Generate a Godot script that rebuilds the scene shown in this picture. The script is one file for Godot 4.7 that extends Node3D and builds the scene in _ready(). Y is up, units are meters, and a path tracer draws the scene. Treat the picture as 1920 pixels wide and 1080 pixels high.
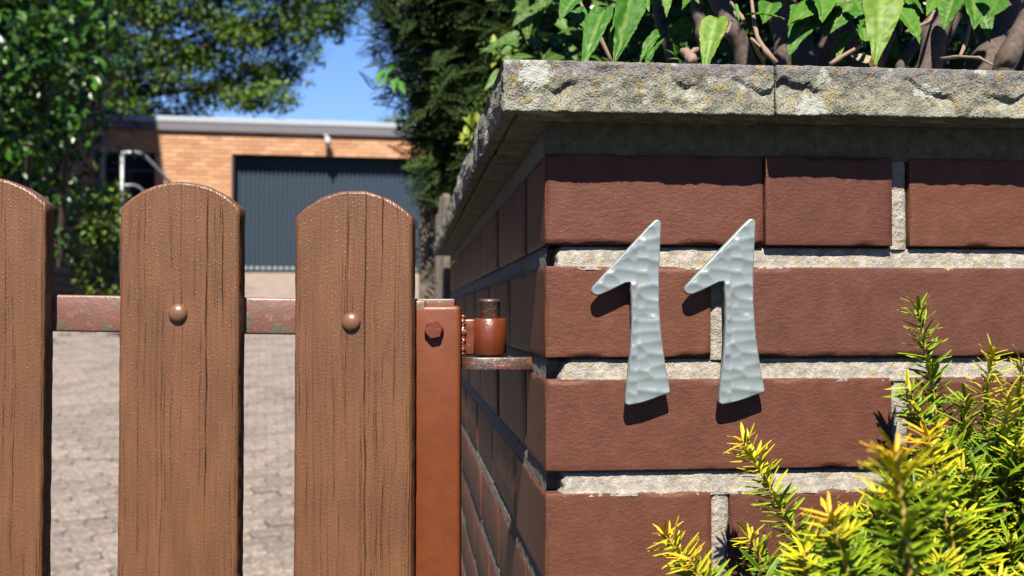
extends Node3D

# Photograph pixels (1920x1080) only serve to measure: P() turns a pixel at a depth in metres into a place.
const FPX := 1980.0
const EYE := Vector3(-0.0964, 0.95, 0.7381)
const YAW := 5.62
const PITCH := 1.389
const EXPOSURE := 4.2
const TONE := 2.0 / EXPOSURE  # base colours below are stated for an exposure of 2
var fwd: Vector3
var rgt: Vector3
var upv: Vector3
var M := {}
var used := {}
var rng := RandomNumberGenerator.new()


func P(u: float, v: float, d: float) -> Vector3:
	return EYE + (fwd + rgt * ((u - 960.0) / FPX) + upv * ((540.0 - v) / FPX)) * d


func ray(u: float, v: float) -> Vector3:
	return fwd + rgt * ((u - 960.0) / FPX) + upv * ((540.0 - v) / FPX)


func on_z(u: float, v: float, z: float) -> Vector3:
	var r := ray(u, v)
	return EYE + r * ((z - EYE.z) / r.z)


func project(p: Vector3) -> Vector3:
	var q := p - EYE
	var d := q.dot(fwd)
	return Vector3(960.0 + FPX * q.dot(rgt) / d, 540.0 - FPX * q.dot(upv) / d, d)


func ground_y(z: float) -> float:
	return clampf((-1.0 - z) / 17.4, 0.0, 1.0) * 1.67


# ------------------------------------------------------------------ naming
func numbered(called: String) -> String:
	if not used.has(called):
		used[called] = 0
		return called
	used[called] += 1
	return "%s_%03d" % [called, used[called]]


func thing(called: String, label: String, category: String, at := Vector3.ZERO, group := "") -> Node3D:
	var o := Node3D.new()
	o.name = numbered(called)
	add_child(o)
	o.position = at
	o.set_meta("label", label)
	if category:
		o.set_meta("category", category)
	if group:
		o.set_meta("group", group)
	return o


func part(called: String, mesh: Mesh, m: Material, parent: Node, at := Transform3D()) -> MeshInstance3D:
	var o := MeshInstance3D.new()
	var key := str(parent.get_instance_id()) + called
	used[key] = used[key] + 1 if used.has(key) else 0
	o.name = called if used[key] == 0 else "%s_%03d" % [called, used[key]]
	o.mesh = mesh
	o.material_override = m
	o.transform = at
	parent.add_child(o, true)
	return o


func many(called: String, mesh: Mesh, m: Material, parent: Node, places: Array, colors: Array) -> MultiMeshInstance3D:
	var mm := MultiMesh.new()
	mm.transform_format = MultiMesh.TRANSFORM_3D
	mm.use_colors = colors.size() > 0
	mm.mesh = mesh
	mm.instance_count = places.size()
	for i in places.size():
		mm.set_instance_transform(i, places[i])
		if colors.size():
			mm.set_instance_color(i, colors[i])
	var o := MultiMeshInstance3D.new()
	var key := str(parent.get_instance_id()) + called
	used[key] = used[key] + 1 if used.has(key) else 0
	o.name = called if used[key] == 0 else "%s_%03d" % [called, used[key]]
	o.multimesh = mm
	o.material_override = m
	parent.add_child(o, true)
	o.set_meta("kind", "stuff")
	return o


# ------------------------------------------------------------------ shapes
func quad(st: SurfaceTool, a: Vector3, b: Vector3, c: Vector3, d: Vector3) -> void:
	for p in [a, b, c, a, c, d]:
		st.add_vertex(p)


func begin() -> SurfaceTool:
	var st := SurfaceTool.new()
	st.begin(Mesh.PRIMITIVE_TRIANGLES)
	return st


func done(st: SurfaceTool, smooth := true) -> ArrayMesh:
	if not smooth:
		pass
	st.generate_normals()
	return st.commit()


func grid_mesh(nu: int, nv: int, f: Callable, flip := false, uvf: Variant = null, colf: Variant = null) -> ArrayMesh:
	var st := begin()
	for j in nv + 1:
		for i in nu + 1:
			var a := float(i) / nu
			var b := float(j) / nv
			if uvf != null:
				st.set_uv(uvf.call(a, b))
			if colf != null:
				st.set_color(colf.call(a, b))
			st.add_vertex(f.call(a, b))
	for j in nv:
		for i in nu:
			var k := j * (nu + 1) + i
			var q := [k, k + 1, k + nu + 2, k, k + nu + 2, k + nu + 1]
			if flip:
				q.reverse()
			for x in q:
				st.add_index(x)
	st.generate_normals()
	return st.commit()


# a box whose edges and corners are rounded by r; steps: extra divisions of each face; wob: how far the surface wanders
func soft_box(size: Vector3, r: float, steps := Vector3i(1, 1, 1), wob := 0.0, noise: FastNoiseLite = null, off := Vector3.ZERO, chip := 0.0) -> ArrayMesh:
	var st := begin()
	st.set_smooth_group(1)
	var h := size * 0.5
	var lines := []
	for ax in 3:
		var l := [-h[ax], -h[ax] + r * 0.35, -h[ax] + r]
		for i in range(1, steps[ax]):
			l.append(lerpf(-h[ax] + r, h[ax] - r, float(i) / steps[ax]))
		l.append_array([h[ax] - r, h[ax] - r * 0.35, h[ax]])
		lines.append(l)
	for ax in 3:
		var ub := (ax + 1) % 3
		var vb := (ax + 2) % 3
		for side in [-1.0, 1.0]:
			var pts := []
			for v in lines[vb]:
				for u in lines[ub]:
					var p := Vector3.ZERO
					p[ax] = h[ax] * side
					p[ub] = u
					p[vb] = v
					var rr := r
					var q := Vector3(clampf(p.x, -h.x + rr, h.x - rr), clampf(p.y, -h.y + rr, h.y - rr), clampf(p.z, -h.z + rr, h.z - rr))
					var n := (p - q).normalized()
					var o := q + n * rr
					if noise:
						o += n * wob * noise.get_noise_3dv((o + off) * 1000.0)
						var edge := (absf(n.x) + absf(n.y) + absf(n.z) - 1.0) / 0.73
						if chip > 0.0:
							var c := noise.get_noise_3dv((o + off * 1.7) * 420.0)
							o -= n * chip * clampf(edge, 0.0, 1.0) * clampf((c - 0.05) * 3.0, 0.0, 1.0)
					pts.append(o)
			var nu: int = lines[ub].size()
			for j in lines[vb].size() - 1:
				for i in nu - 1:
					var k: int = j * nu + i
					if side < 0:
						quad(st, pts[k], pts[k + 1], pts[k + nu + 1], pts[k + nu])
					else:
						quad(st, pts[k], pts[k + nu], pts[k + nu + 1], pts[k + 1])
	st.index()
	st.generate_normals()
	return st.commit()


# a cheap box with chamfered edges, flat faces
func bevel_box(size: Vector3, r: float) -> ArrayMesh:
	var st := begin()
	st.set_smooth_group(-1)
	var h := size * 0.5
	var inn := h - Vector3.ONE * r
	for ax in 3:
		var ub := (ax + 1) % 3
		var vb := (ax + 2) % 3
		for side in [-1.0, 1.0]:
			var c := []
			for s in [[-1, -1], [1, -1], [1, 1], [-1, 1]]:
				var p := Vector3.ZERO
				p[ax] = h[ax] * side
				p[ub] = inn[ub] * s[0]
				p[vb] = inn[vb] * s[1]
				c.append(p)
			if side < 0:
				quad(st, c[0], c[1], c[2], c[3])
			else:
				quad(st, c[3], c[2], c[1], c[0])
	for ax in 3:
		var ub := (ax + 1) % 3
		var vb := (ax + 2) % 3
		for su in [-1.0, 1.0]:
			for sv in [-1.0, 1.0]:
				var a := Vector3.ZERO
				a[ub] = h[ub] * su
				a[vb] = inn[vb] * sv
				var b := Vector3.ZERO
				b[ub] = inn[ub] * su
				b[vb] = h[vb] * sv
				var lo := Vector3.ZERO
				lo[ax] = -inn[ax]
				if su * sv > 0:
					quad(st, b + lo, b - lo, a - lo, a + lo)
				else:
					quad(st, a + lo, a - lo, b - lo, b + lo)
	for sx in [-1.0, 1.0]:
		for sy in [-1.0, 1.0]:
			for sz in [-1.0, 1.0]:
				var a := Vector3(h.x * sx, inn.y * sy, inn.z * sz)
				var b := Vector3(inn.x * sx, h.y * sy, inn.z * sz)
				var c := Vector3(inn.x * sx, inn.y * sy, h.z * sz)
				var l := [a, c, b] if sx * sy * sz > 0 else [a, b, c]
				for p in l:
					st.add_vertex(p)
	st.generate_normals()
	return st.commit()


func add_tube(st: SurfaceTool, pts: Array, radii: Array, sides := 8, caps := true) -> void:
	var n := pts.size()
	var t0: Vector3 = (pts[1] - pts[0]).normalized()
	var x: Vector3 = t0.cross(Vector3(0.31, 0.2, 0.93)).normalized()
	var rings := []
	for i in n:
		var t: Vector3 = (pts[mini(i + 1, n - 1)] - pts[maxi(i - 1, 0)]).normalized()
		x = (x - t * x.dot(t)).normalized()
		var y := t.cross(x)
		var ring := []
		for k in sides:
			var a := TAU * k / sides
			ring.append(pts[i] + (x * cos(a) + y * sin(a)) * radii[i])
		rings.append(ring)
	for i in n - 1:
		for k in sides:
			var k2 := (k + 1) % sides
			quad(st, rings[i][k], rings[i + 1][k], rings[i + 1][k2], rings[i][k2])
	if caps:
		for k in sides:
			var k2 := (k + 1) % sides
			for p in [pts[0], rings[0][k], rings[0][k2], pts[n - 1], rings[n - 1][k2], rings[n - 1][k]]:
				st.add_vertex(p)


func tube(pts: Array, radii: Array, sides := 8, caps := true) -> ArrayMesh:
	var st := begin()
	add_tube(st, pts, radii, sides, caps)
	st.index()
	st.generate_normals()
	return st.commit()


# a profile of (radius, height) turned round the y axis
func lathe(profile: Array, sides := 28, creased := false) -> ArrayMesh:
	var st := begin()
	st.set_smooth_group(1)
	for i in profile.size() - 1:
		if creased:
			st.set_smooth_group(i + 1)
		for k in sides:
			var a := TAU * k / sides
			var b := TAU * (k + 1) / sides
			var p: Vector2 = profile[i]
			var q: Vector2 = profile[i + 1]
			var v := [Vector3(p.x * cos(a), p.y, p.x * sin(a)), Vector3(p.x * cos(b), p.y, p.x * sin(b)), Vector3(q.x * cos(b), q.y, q.x * sin(b)), Vector3(q.x * cos(a), q.y, q.x * sin(a))]
			if p.x > 1e-6:
				for w in [v[0], v[1], v[2]]:
					st.add_vertex(w)
			if q.x > 1e-6:
				for w in [v[0], v[2], v[3]]:
					st.add_vertex(w)
	st.generate_normals()
	return st.commit()


# a flat outline given thickness, its front edge rounded by r; the front faces +z
func plate(outline: PackedVector2Array, z0: float, z1: float, r: float) -> ArrayMesh:
	var st := begin()
	st.set_uv(Vector2.ZERO)
	var n := outline.size()
	var inset := PackedVector2Array()
	var mid := PackedVector2Array()
	var turn := 1.0 if not Geometry2D.is_polygon_clockwise(outline) else -1.0
	for i in n:
		var a := (outline[i] - outline[(i + n - 1) % n]).normalized()
		var b := (outline[(i + 1) % n] - outline[i]).normalized()
		var nn := (Vector2(-a.y, a.x) + Vector2(-b.y, b.x)).normalized() * turn
		var k := 1.0 / maxf(0.45, nn.dot(Vector2(-b.y, b.x) * turn))
		inset.append(outline[i] + nn * r * k)
		mid.append(outline[i] + nn * r * 0.3 * k)
	var rings := [[outline, z0], [outline, z1 - r], [mid, z1 - r * 0.3], [inset, z1]]
	st.set_smooth_group(1)
	for q in 3:
		for i in n:
			var j := (i + 1) % n
			var a := Vector3(rings[q][0][i].x, rings[q][0][i].y, rings[q][1])
			var b := Vector3(rings[q][0][j].x, rings[q][0][j].y, rings[q][1])
			var c := Vector3(rings[q + 1][0][j].x, rings[q + 1][0][j].y, rings[q + 1][1])
			var d := Vector3(rings[q + 1][0][i].x, rings[q + 1][0][i].y, rings[q + 1][1])
			if turn > 0:
				quad(st, a, d, c, b)
			else:
				quad(st, a, b, c, d)
	st.set_smooth_group(2)
	var tri := Geometry2D.triangulate_polygon(inset)
	for k in range(0, tri.size(), 3):
		var t := [tri[k], tri[k + 1], tri[k + 2]]
		var area := (inset[t[1]] - inset[t[0]]).cross(inset[t[2]] - inset[t[0]])
		if area > 0:
			t.reverse()
		for i in t:
			st.set_uv(inset[i])
			st.add_vertex(Vector3(inset[i].x, inset[i].y, z1))
	st.set_smooth_group(3)
	tri = Geometry2D.triangulate_polygon(outline)
	for k in range(0, tri.size(), 3):
		var t := [tri[k], tri[k + 1], tri[k + 2]]
		var area := (outline[t[1]] - outline[t[0]]).cross(outline[t[2]] - outline[t[0]])
		if area < 0:
			t.reverse()
		for i in t:
			st.add_vertex(Vector3(outline[i].x, outline[i].y, z0))
	st.generate_normals()
	return st.commit()


# ------------------------------------------------------------------ materials
func noise(seed_: int, freq: float, octaves := 1, type := FastNoiseLite.TYPE_SIMPLEX_SMOOTH) -> FastNoiseLite:
	var n := FastNoiseLite.new()
	n.seed = seed_
	n.frequency = freq
	n.noise_type = type
	n.fractal_type = FastNoiseLite.FRACTAL_FBM if octaves > 1 else FastNoiseLite.FRACTAL_NONE
	n.fractal_octaves = octaves
	return n


func bytes_of(n: FastNoiseLite, w: int, h: int) -> PackedByteArray:
	return n.get_seamless_image(w, h).get_data()


func height_tex(w: int, h: int, a: PackedFloat32Array) -> ImageTexture:
	return ImageTexture.create_from_image(Image.create_from_data(w, h, false, Image.FORMAT_RF, a.to_byte_array()))


func color_tex(w: int, h: int, a: PackedByteArray) -> ImageTexture:
	return ImageTexture.create_from_image(Image.create_from_data(w, h, false, Image.FORMAT_RGB8, a))


func lin(r: float, g: float, b: float) -> Color:
	return Color(r, g, b).linear_to_srgb()


func mat(called: String, c: Color, rough := 0.8, metal := 0.0) -> StandardMaterial3D:
	var m := StandardMaterial3D.new()
	m.resource_name = called
	m.albedo_color = lin(c.srgb_to_linear().r * TONE, c.srgb_to_linear().g * TONE, c.srgb_to_linear().b * TONE)
	m.roughness = rough
	m.metallic = metal
	M[called] = m
	return m


func tri(m: StandardMaterial3D, per_metre: float, world := false) -> void:
	m.uv1_triplanar = true
	m.uv1_world_triplanar = world
	m.uv1_scale = Vector3.ONE * per_metre
	m.uv1_triplanar_sharpness = 4.0


func srgb8(x: float) -> int:
	x = clampf(x, 0.0, 1.0)
	return int(255.0 * (12.92 * x if x < 0.0031308 else 1.055 * pow(x, 1.0 / 2.4) - 0.055))


func brick_textures() -> Array:
	var w := 512
	var a := bytes_of(noise(11, 0.085, 2), w / 2, w)
	var b := bytes_of(noise(12, 0.25, 2), w, w)
	var c := bytes_of(noise(13, 0.012, 3), w, w)
	var s := bytes_of(noise(14, 0.09, 1, FastNoiseLite.TYPE_CELLULAR), w, w)
	var h := PackedFloat32Array()
	h.resize(w * w)
	var col := PackedByteArray()
	col.resize(w * w * 3)
	for y in w:
		for x in w:
			var k := y * w + x
			var wr := a[y * (w / 2) + x / 2] / 255.0
			var fine := b[k] / 255.0
			var big := c[k] / 255.0
			var pit := clampf((s[k] - 205) / 40.0, 0.0, 1.0) * clampf((c[(k * 7) % (w * w)] - 130) / 40.0, 0.0, 1.0)
			h[k] = 0.42 * wr + 0.55 * fine + 0.10 * big
			var t := 0.77 + 0.26 * big + 0.24 * (fine - 0.5) + 0.10 * (wr - 0.5)
			var gr := clampf((big - 0.62) * 2.0, 0.0, 0.4)
			var r0 := lerpf(0.136 * t, 0.138, gr * 0.5)
			var g0 := lerpf(0.0520 * t, 0.070, gr * 0.5)
			var b0 := lerpf(0.0335 * t, 0.052, gr * 0.5)
			if fine > 0.80 and wr > 0.62:
				r0 += 0.10
				g0 += 0.07
				b0 += 0.06
			r0 = lerpf(r0, 0.22, pit * 0.35)
			g0 = lerpf(g0, 0.10, pit * 0.3)
			col[k * 3] = srgb8(r0)
			col[k * 3 + 1] = srgb8(g0)
			col[k * 3 + 2] = srgb8(b0)
	return [color_tex(w, w, col), height_tex(w, w, h)]


func mortar_textures() -> Array:
	var w := 512
	var a := bytes_of(noise(21, 0.16, 2), w, w)
	var b := bytes_of(noise(22, 0.07, 1, FastNoiseLite.TYPE_CELLULAR), w, w)
	var c := bytes_of(noise(23, 0.016, 3), w, w)
	var ye := bytes_of(noise(24, 0.024, 3), w, w)
	var h := PackedFloat32Array()
	h.resize(w * w)
	var col := PackedByteArray()
	col.resize(w * w * 3)
	for k in w * w:
		var fine := a[k] / 255.0
		var cell := b[k] / 255.0
		var big := c[k] / 255.0
		h[k] = 0.6 * fine + 0.5 * (1.0 - cell) + 0.3 * big
		var t := 0.16 + 0.22 * big + 0.19 * (fine - 0.5)
		var r0 := t * 1.03
		var g0 := t * 0.95
		var b0 := t * 0.83
		if cell > 0.80 and fine < 0.5:
			r0 *= 0.68
			g0 *= 0.68
			b0 *= 0.68
		elif cell < 0.22 and fine > 0.5:
			r0 *= 1.3
			g0 *= 1.3
			b0 *= 1.3
		var y := clampf((ye[k] / 255.0 - 0.60) * 5.0, 0.0, 0.75) * clampf(fine * 1.8 - 0.3, 0.0, 1.0)
		r0 = lerpf(r0, 0.30, y)
		g0 = lerpf(g0, 0.22, y)
		b0 = lerpf(b0, 0.05, y)
		col[k * 3] = srgb8(r0)
		col[k * 3 + 1] = srgb8(g0)
		col[k * 3 + 2] = srgb8(b0)
	return [color_tex(w, w, col), height_tex(w, w, h)]


# weathered stone with lichen: 0.5 m x 0.125 m at 2048 x 512
func stone_textures() -> Array:
	var w := 1536
	var hh := 384
	var a := bytes_of(noise(31, 0.19, 2), w, hh)
	var b := bytes_of(noise(32, 0.05, 3), w, hh)
	var c := bytes_of(noise(33, 0.011, 3), w, hh)
	var o := bytes_of(noise(34, 0.030, 3), w, hh)
	var l := bytes_of(noise(35, 0.0085, 4), w, hh)
	var d := bytes_of(noise(36, 0.022, 3), w, hh)
	var h := PackedFloat32Array()
	h.resize(w * hh)
	var col := PackedByteArray()
	col.resize(w * hh * 3)
	for k in w * hh:
		var fine := a[k] / 255.0
		var mid := b[k] / 255.0
		var big := c[k] / 255.0
		h[k] = 0.55 * fine + 0.6 * mid
		var t := 0.12 + 0.15 * clampf(big * 1.3 - 0.1, 0.0, 1.0) + 0.34 * (fine - 0.42) + 0.12 * (mid - 0.5)
		t = maxf(t, 0.02)
		t *= 0.84
		var r0 := t * 1.0
		var g0 := t * 1.0
		var b0 := t * 0.76
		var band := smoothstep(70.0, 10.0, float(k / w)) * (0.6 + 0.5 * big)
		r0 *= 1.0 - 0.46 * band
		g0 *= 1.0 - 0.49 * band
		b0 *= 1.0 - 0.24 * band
		var dk := clampf((d[k] / 255.0 - 0.60) * 5.0, 0.0, 0.6)
		r0 = lerpf(r0, 0.03, dk * 0.8)
		g0 = lerpf(g0, 0.028, dk * 0.8)
		b0 = lerpf(b0, 0.03, dk * 0.8)
		var y := clampf((o[k] / 255.0 - 0.61) * 7.0, 0.0, 0.85) * clampf(fine * 2.4 - 0.7, 0.0, 1.0)
		r0 = lerpf(r0, 0.31, y)
		g0 = lerpf(g0, 0.215, y)
		b0 = lerpf(b0, 0.035, y)
		var wl := clampf((l[k] / 255.0 - 0.76) * 9.0, 0.0, 1.0) * clampf(fine * 1.8 + 0.15, 0.0, 0.95)
		r0 = lerpf(r0, 0.32, wl)
		g0 = lerpf(g0, 0.33, wl)
		b0 = lerpf(b0, 0.28, wl)
		for q in [[50.0, 40.0, 38.0, 34.0], [640.0, 100.0, 34.0, 26.0], [425.0, 46.0, 13.0, 10.0], [492.0, 56.0, 10.0, 8.0], [900.0, 60.0, 30.0, 16.0]]:
			var ex: float = (k % w - q[0]) / q[2]
			var ey: float = (k / w - q[1]) / q[3]
			var e := ex * ex + ey * ey
			if e < 2.5:
				var am := clampf((1.0 + 1.6 * (mid - 0.5) + 0.8 * (fine - 0.5) - e) * 3.0, 0.0, 0.9)
				r0 = lerpf(r0, 0.33, am)
				g0 = lerpf(g0, 0.345, am)
				b0 = lerpf(b0, 0.31, am)
		col[k * 3] = srgb8(r0)
		col[k * 3 + 1] = srgb8(g0)
		col[k * 3 + 2] = srgb8(b0)
	return [color_tex(w, hh, col), height_tex(w, hh, h)]


# painted softwood, 0.1 m x 0.36 m: raised grain, drying cracks, blistered paint. Returns colour, height
func wood_textures(seed_: int, extra: Array) -> Array:
	var w := 400
	var hh := 1280
	var r := RandomNumberGenerator.new()
	r.seed = seed_
	var flow := noise(seed_ + 1, 0.006, 2)
	var grain := noise(seed_ + 2, 0.11, 2)
	var blob := noise(seed_ + 3, 0.16, 2)
	var tone := noise(seed_ + 4, 0.008, 3)
	var h := PackedFloat32Array()
	h.resize(w * hh)
	var dark := PackedFloat32Array()
	dark.resize(w * hh)
	for y in hh:
		for x in w:
			var k := y * w + x
			var fx := x + 7.0 * flow.get_noise_2d(x, y * 0.35)
			var g := grain.get_noise_2d(fx, y * 0.03)
			var bb := blob.get_noise_2d(x, y * 0.7)
			h[k] = 0.42 * g + 0.17 * bb + 0.70 * pow(maxf(0.0, bb), 2.5)
	var cracks := []
	var nc := 40
	for i in nc:
		var y0 := r.randf_range(-500, hh * 0.75)
		cracks.append([(i + r.randf_range(0.1, 0.9)) * w / nc, y0, y0 + r.randf_range(250, 1300), r.randf_range(0.30, 1.0) ** 1.8, r.randf_range(0.36, 0.66)])
	cracks.append_array(extra)
	for c in cracks:
		for y in range(maxi(0, int(c[1])), mini(hh, int(c[2]))):
			var t: float = (y - c[1]) / (c[2] - c[1])
			var fade := minf(1.0, minf(t, 1.0 - t) * 7.0)
			var gap := grain.get_noise_2d(y * 0.07, c[0] * 9.0)
			fade *= clampf(0.78 + gap * 0.7, 0.45, 1.0)
			if fade < 0.03:
				continue
			var cx: float = c[0] + 1.6 * grain.get_noise_2d(c[0] * 3.0, y * 0.10)
			# the crack runs where the bent grain runs
			var fx: float = cx
			fx = cx - 7.0 * flow.get_noise_2d(fx, y * 0.35)
			fx = cx - 7.0 * flow.get_noise_2d(fx, y * 0.35)
			var wd: float = c[4] * (0.6 + 0.6 * fade)
			for x in range(maxi(0, int(fx - 4)), mini(w, int(fx + 6))):
				var e := exp(-pow((x - fx) / wd, 2.0))
				var k := y * w + x
				h[k] -= 1.5 * c[3] * fade * e
				dark[k] = maxf(dark[k], e * fade * c[3])
				var lip := exp(-pow((absf(x - fx) - 3.0) / 1.3, 2.0))
				h[k] += 0.25 * c[3] * fade * lip
	var col := PackedByteArray()
	col.resize(w * hh * 3)
	for y in hh:
		for x in w:
			var k := y * w + x
			var t := 0.94 + 0.20 * tone.get_noise_2d(x, y * 0.4) + 0.13 * grain.get_noise_2d(x * 0.8, y * 0.05)
			var dd := 1.0 - 0.74 * clampf(dark[k] * 1.2, 0.0, 1.0)
			col[k * 3] = srgb8(0.1500 * t * dd)
			col[k * 3 + 1] = srgb8(0.0660 * t * dd)
			col[k * 3 + 2] = srgb8(0.0285 * t * dd)
	return [color_tex(w, hh, col), height_tex(w, hh, h)]


# old paint on steel; green: share of algae, rust: darker patches
func metal_textures(seed_: int, base: Color, other: Color, third: Color, cover: float, cover3: float) -> Array:
	var w := 512
	var a := bytes_of(noise(seed_, 0.012, 3), w, w)
	var b := bytes_of(noise(seed_ + 1, 0.05, 3), w, w)
	var c := bytes_of(noise(seed_ + 2, 0.022, 4), w, w)
	var s := bytes_of(noise(seed_ + 3, 0.13, 1), w, w)
	var h := PackedFloat32Array()
	h.resize(w * w)
	var col := PackedByteArray()
	col.resize(w * w * 3)
	for k in w * w:
		var big := a[k] / 255.0
		var mid := b[k] / 255.0
		var sp := clampf((s[k] / 255.0 - 0.80) * 8.0, 0.0, 1.0)
		var t := 0.88 + 0.24 * big + 0.06 * (mid - 0.5)
		var q := clampf((c[k] / 255.0 - (1.0 - cover)) * 9.0, 0.0, 0.9) * clampf(mid * 2.4 - 0.5, 0.0, 1.0)
		var q3 := clampf((a[(k * 3) % (w * w)] / 255.0 - (1.0 - cover3)) * 6.0, 0.0, 0.8) * clampf(mid * 2.0 - 0.3, 0.0, 1.0)
		var cc := base * t
		cc = cc.lerp(other, q).lerp(third, q3)
		h[k] = 0.5 * big + 0.35 * mid + 0.5 * sp + 0.3 * q
		col[k * 3] = srgb8(cc.r)
		col[k * 3 + 1] = srgb8(cc.g)
		col[k * 3 + 2] = srgb8(cc.b)
	return [color_tex(w, w, col), height_tex(w, w, h)]


func plain_textures(seed_: int, lo: Color, hi: Color, freq: float, stretch := 1) -> ImageTexture:
	var w := 512
	var a := bytes_of(noise(seed_, freq, 4), w, w / stretch)
	var b := bytes_of(noise(seed_ + 1, 0.2, 2), w, w / stretch)
	var col := PackedByteArray()
	col.resize(w * w * 3)
	for y in w:
		for x in w:
			var k := y * w + x
			var q := (y / stretch) * w + x
			var t := clampf(a[q] / 255.0 * 1.5 - 0.25 + (b[q] / 255.0 - 0.5) * 0.5, 0.0, 1.0)
			var c := lo.lerp(hi, t)
			col[k * 3] = srgb8(c.r)
			col[k * 3 + 1] = srgb8(c.g)
			col[k * 3 + 2] = srgb8(c.b)
	return color_tex(w, w, col)


func textured(called: String, t: Array, per_metre: float, rough: float, relief_cm: float, tint := Color.WHITE, world := false) -> StandardMaterial3D:
	var m := mat(called, tint, rough)
	m.albedo_texture = t[0]
	if t.size() > 1:
		m.heightmap_enabled = true
		m.heightmap_texture = t[1]
		m.heightmap_scale = relief_cm
	if per_metre > 0.0:
		tri(m, per_metre, world)
	return m


func make_materials() -> void:
	var bt := brick_textures()
	var k := 0
	for tint in [Color(0.96, 0.95, 0.95), Color(0.93, 0.94, 0.96), Color(0.98, 0.97, 0.95), Color(0.91, 0.90, 0.92)]:
		textured("brick_%d" % k, bt, 6.2, 0.55, 0.052, tint)
		M["brick_%d" % k].metallic_specular = 0.25
		M["brick_%d" % k].uv1_offset = Vector3(0.37 * k, 0.21 * k, 0.13 * k)
		k += 1
	var mt := mortar_textures()
	textured("mortar", mt, 9.0, 0.95, 0.11)
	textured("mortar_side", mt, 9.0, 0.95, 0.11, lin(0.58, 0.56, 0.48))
	textured("mortar_shade_algae", mt, 9.0, 0.95, 0.16, lin(0.42, 0.40, 0.30))  # band under the coping: shade painted into the tint, with algae green
	var stt := stone_textures()
	var m := textured("stone", stt, 0.0, 0.95, 0.14)
	m = textured("stone_plain", stt, 0.0, 0.95, 0.10)
	tri(m, 2.0)
	m.uv1_scale = Vector3(2.0, 8.0, 2.0)
	var ex := [[], [[262.0, -50.0, 900.0, 1.0, 1.3], [310.0, 60.0, 420.0, 0.9, 1.1], [128.0, 250.0, 1280.0, 0.7, 1.0]], [[215.0, -300.0, 1300.0, 1.0, 1.25], [268.0, -300.0, 300.0, 0.9, 1.1], [160.0, -200.0, 500.0, 0.8, 1.0]]]
	for i in 3:
		m = textured("wood_%d" % i, wood_textures(100 + i * 17, ex[i]), 0.0, 0.42, 0.050)
		m.metallic_specular = 0.4
	m = textured("post_paint", metal_textures(201, Color(0.138, 0.034, 0.0075), Color(0.03, 0.015, 0.010), Color(0.15, 0.038, 0.013), 0.10, 0.25), 7.0, 0.45, 0.014)
	m.metallic_specular = 0.35
	m = textured("rail_paint", metal_textures(211, Color(0.150, 0.058, 0.041), Color(0.075, 0.105, 0.05), Color(0.24, 0.12, 0.09), 0.42, 0.34), 6.0, 0.5, 0.03)
	m = textured("hinge_paint", metal_textures(221, Color(0.135, 0.030, 0.010), Color(0.05, 0.02, 0.012), Color(0.19, 0.035, 0.018), 0.16, 0.3), 14.0, 0.28, 0.02)
	m = textured("rust", metal_textures(231, Color(0.050, 0.026, 0.020), Color(0.15, 0.042, 0.014), Color(0.085, 0.055, 0.05), 0.42, 0.30), 10.0, 0.45, 0.04)
	mat("bolt_paint", lin(0.165, 0.078, 0.042), 0.3)
	# hammered zinc: shallow dents where flat hammer blows overlap
	var ce := noise(51, 0.026, 1, FastNoiseLite.TYPE_CELLULAR)
	ce.cellular_jitter = 0.6
	ce.cellular_return_type = FastNoiseLite.RETURN_DISTANCE
	ce.cellular_distance_function = FastNoiseLite.DISTANCE_EUCLIDEAN
	var cell := noise(51, 0.026, 1, FastNoiseLite.TYPE_CELLULAR)
	cell.cellular_jitter = 0.6
	cell.cellular_return_type = FastNoiseLite.RETURN_CELL_VALUE
	var fine := noise(52, 0.35, 2)
	var n := 384
	var raw := PackedFloat32Array()
	raw.resize(n * n)
	var hz := PackedFloat32Array()
	hz.resize(n * n)
	var zc := PackedByteArray()
	zc.resize(n * n * 3)
	for y in n:
		for x in n:
			var wx := x + 0.25 * y
			var wy := y * 1.5
			var cv := ce.get_noise_2d(wx, wy) + 1.0
			raw[y * n + x] = cv * cv * 0.75 + 0.11 * cell.get_noise_2d(wx, wy)
	for y in n:
		for x in n:
			var s := 0.0
			for dy in [-3, -1, 1, 3]:
				for dx in [-3, -1, 1, 3]:
					s += raw[posmod(y + dy, n) * n + posmod(x + dx, n)]
			var f := fine.get_noise_2d(x, y)
			hz[y * n + x] = s / 16.0 + 0.012 * f
			var t := 0.32 + 0.06 * f
			var g := clampf(0.4 + 0.9 * tone_at(x * 2.0, y * 2.0), 0.0, 1.0)
			zc[(y * n + x) * 3] = srgb8(t * lerpf(0.84, 0.82, g))
			zc[(y * n + x) * 3 + 1] = srgb8(t * 0.98)
			zc[(y * n + x) * 3 + 2] = srgb8(t * lerpf(1.07, 0.92, g))
	m = textured("zinc", [color_tex(n, n, zc), height_tex(n, n, hz)], 0.0, 0.36, 0.28)
	m.uv1_scale = Vector3(8.0, 8.0, 1.0)
	m.metallic = 0.35
	# plants
	for l in [["yew_needle", Color.WHITE, 0.5, 0.5], ["shrub_leaf", Color.WHITE, 0.55, 0.42], ["laurel_leaf", Color.WHITE, 0.34, 0.4], ["tree_leaf", Color.WHITE, 0.5, 0.45], ["conifer_leaf", Color.WHITE, 0.8, 0.25]]:
		m = mat(l[0], l[1], l[2])
		m.vertex_color_use_as_albedo = true
		m.metallic_specular = 0.4 if l[0] == "laurel_leaf" else 0.3
		m.backlight_enabled = true
		m.backlight = Color(l[3], l[3], l[3] * 0.6)
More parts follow.
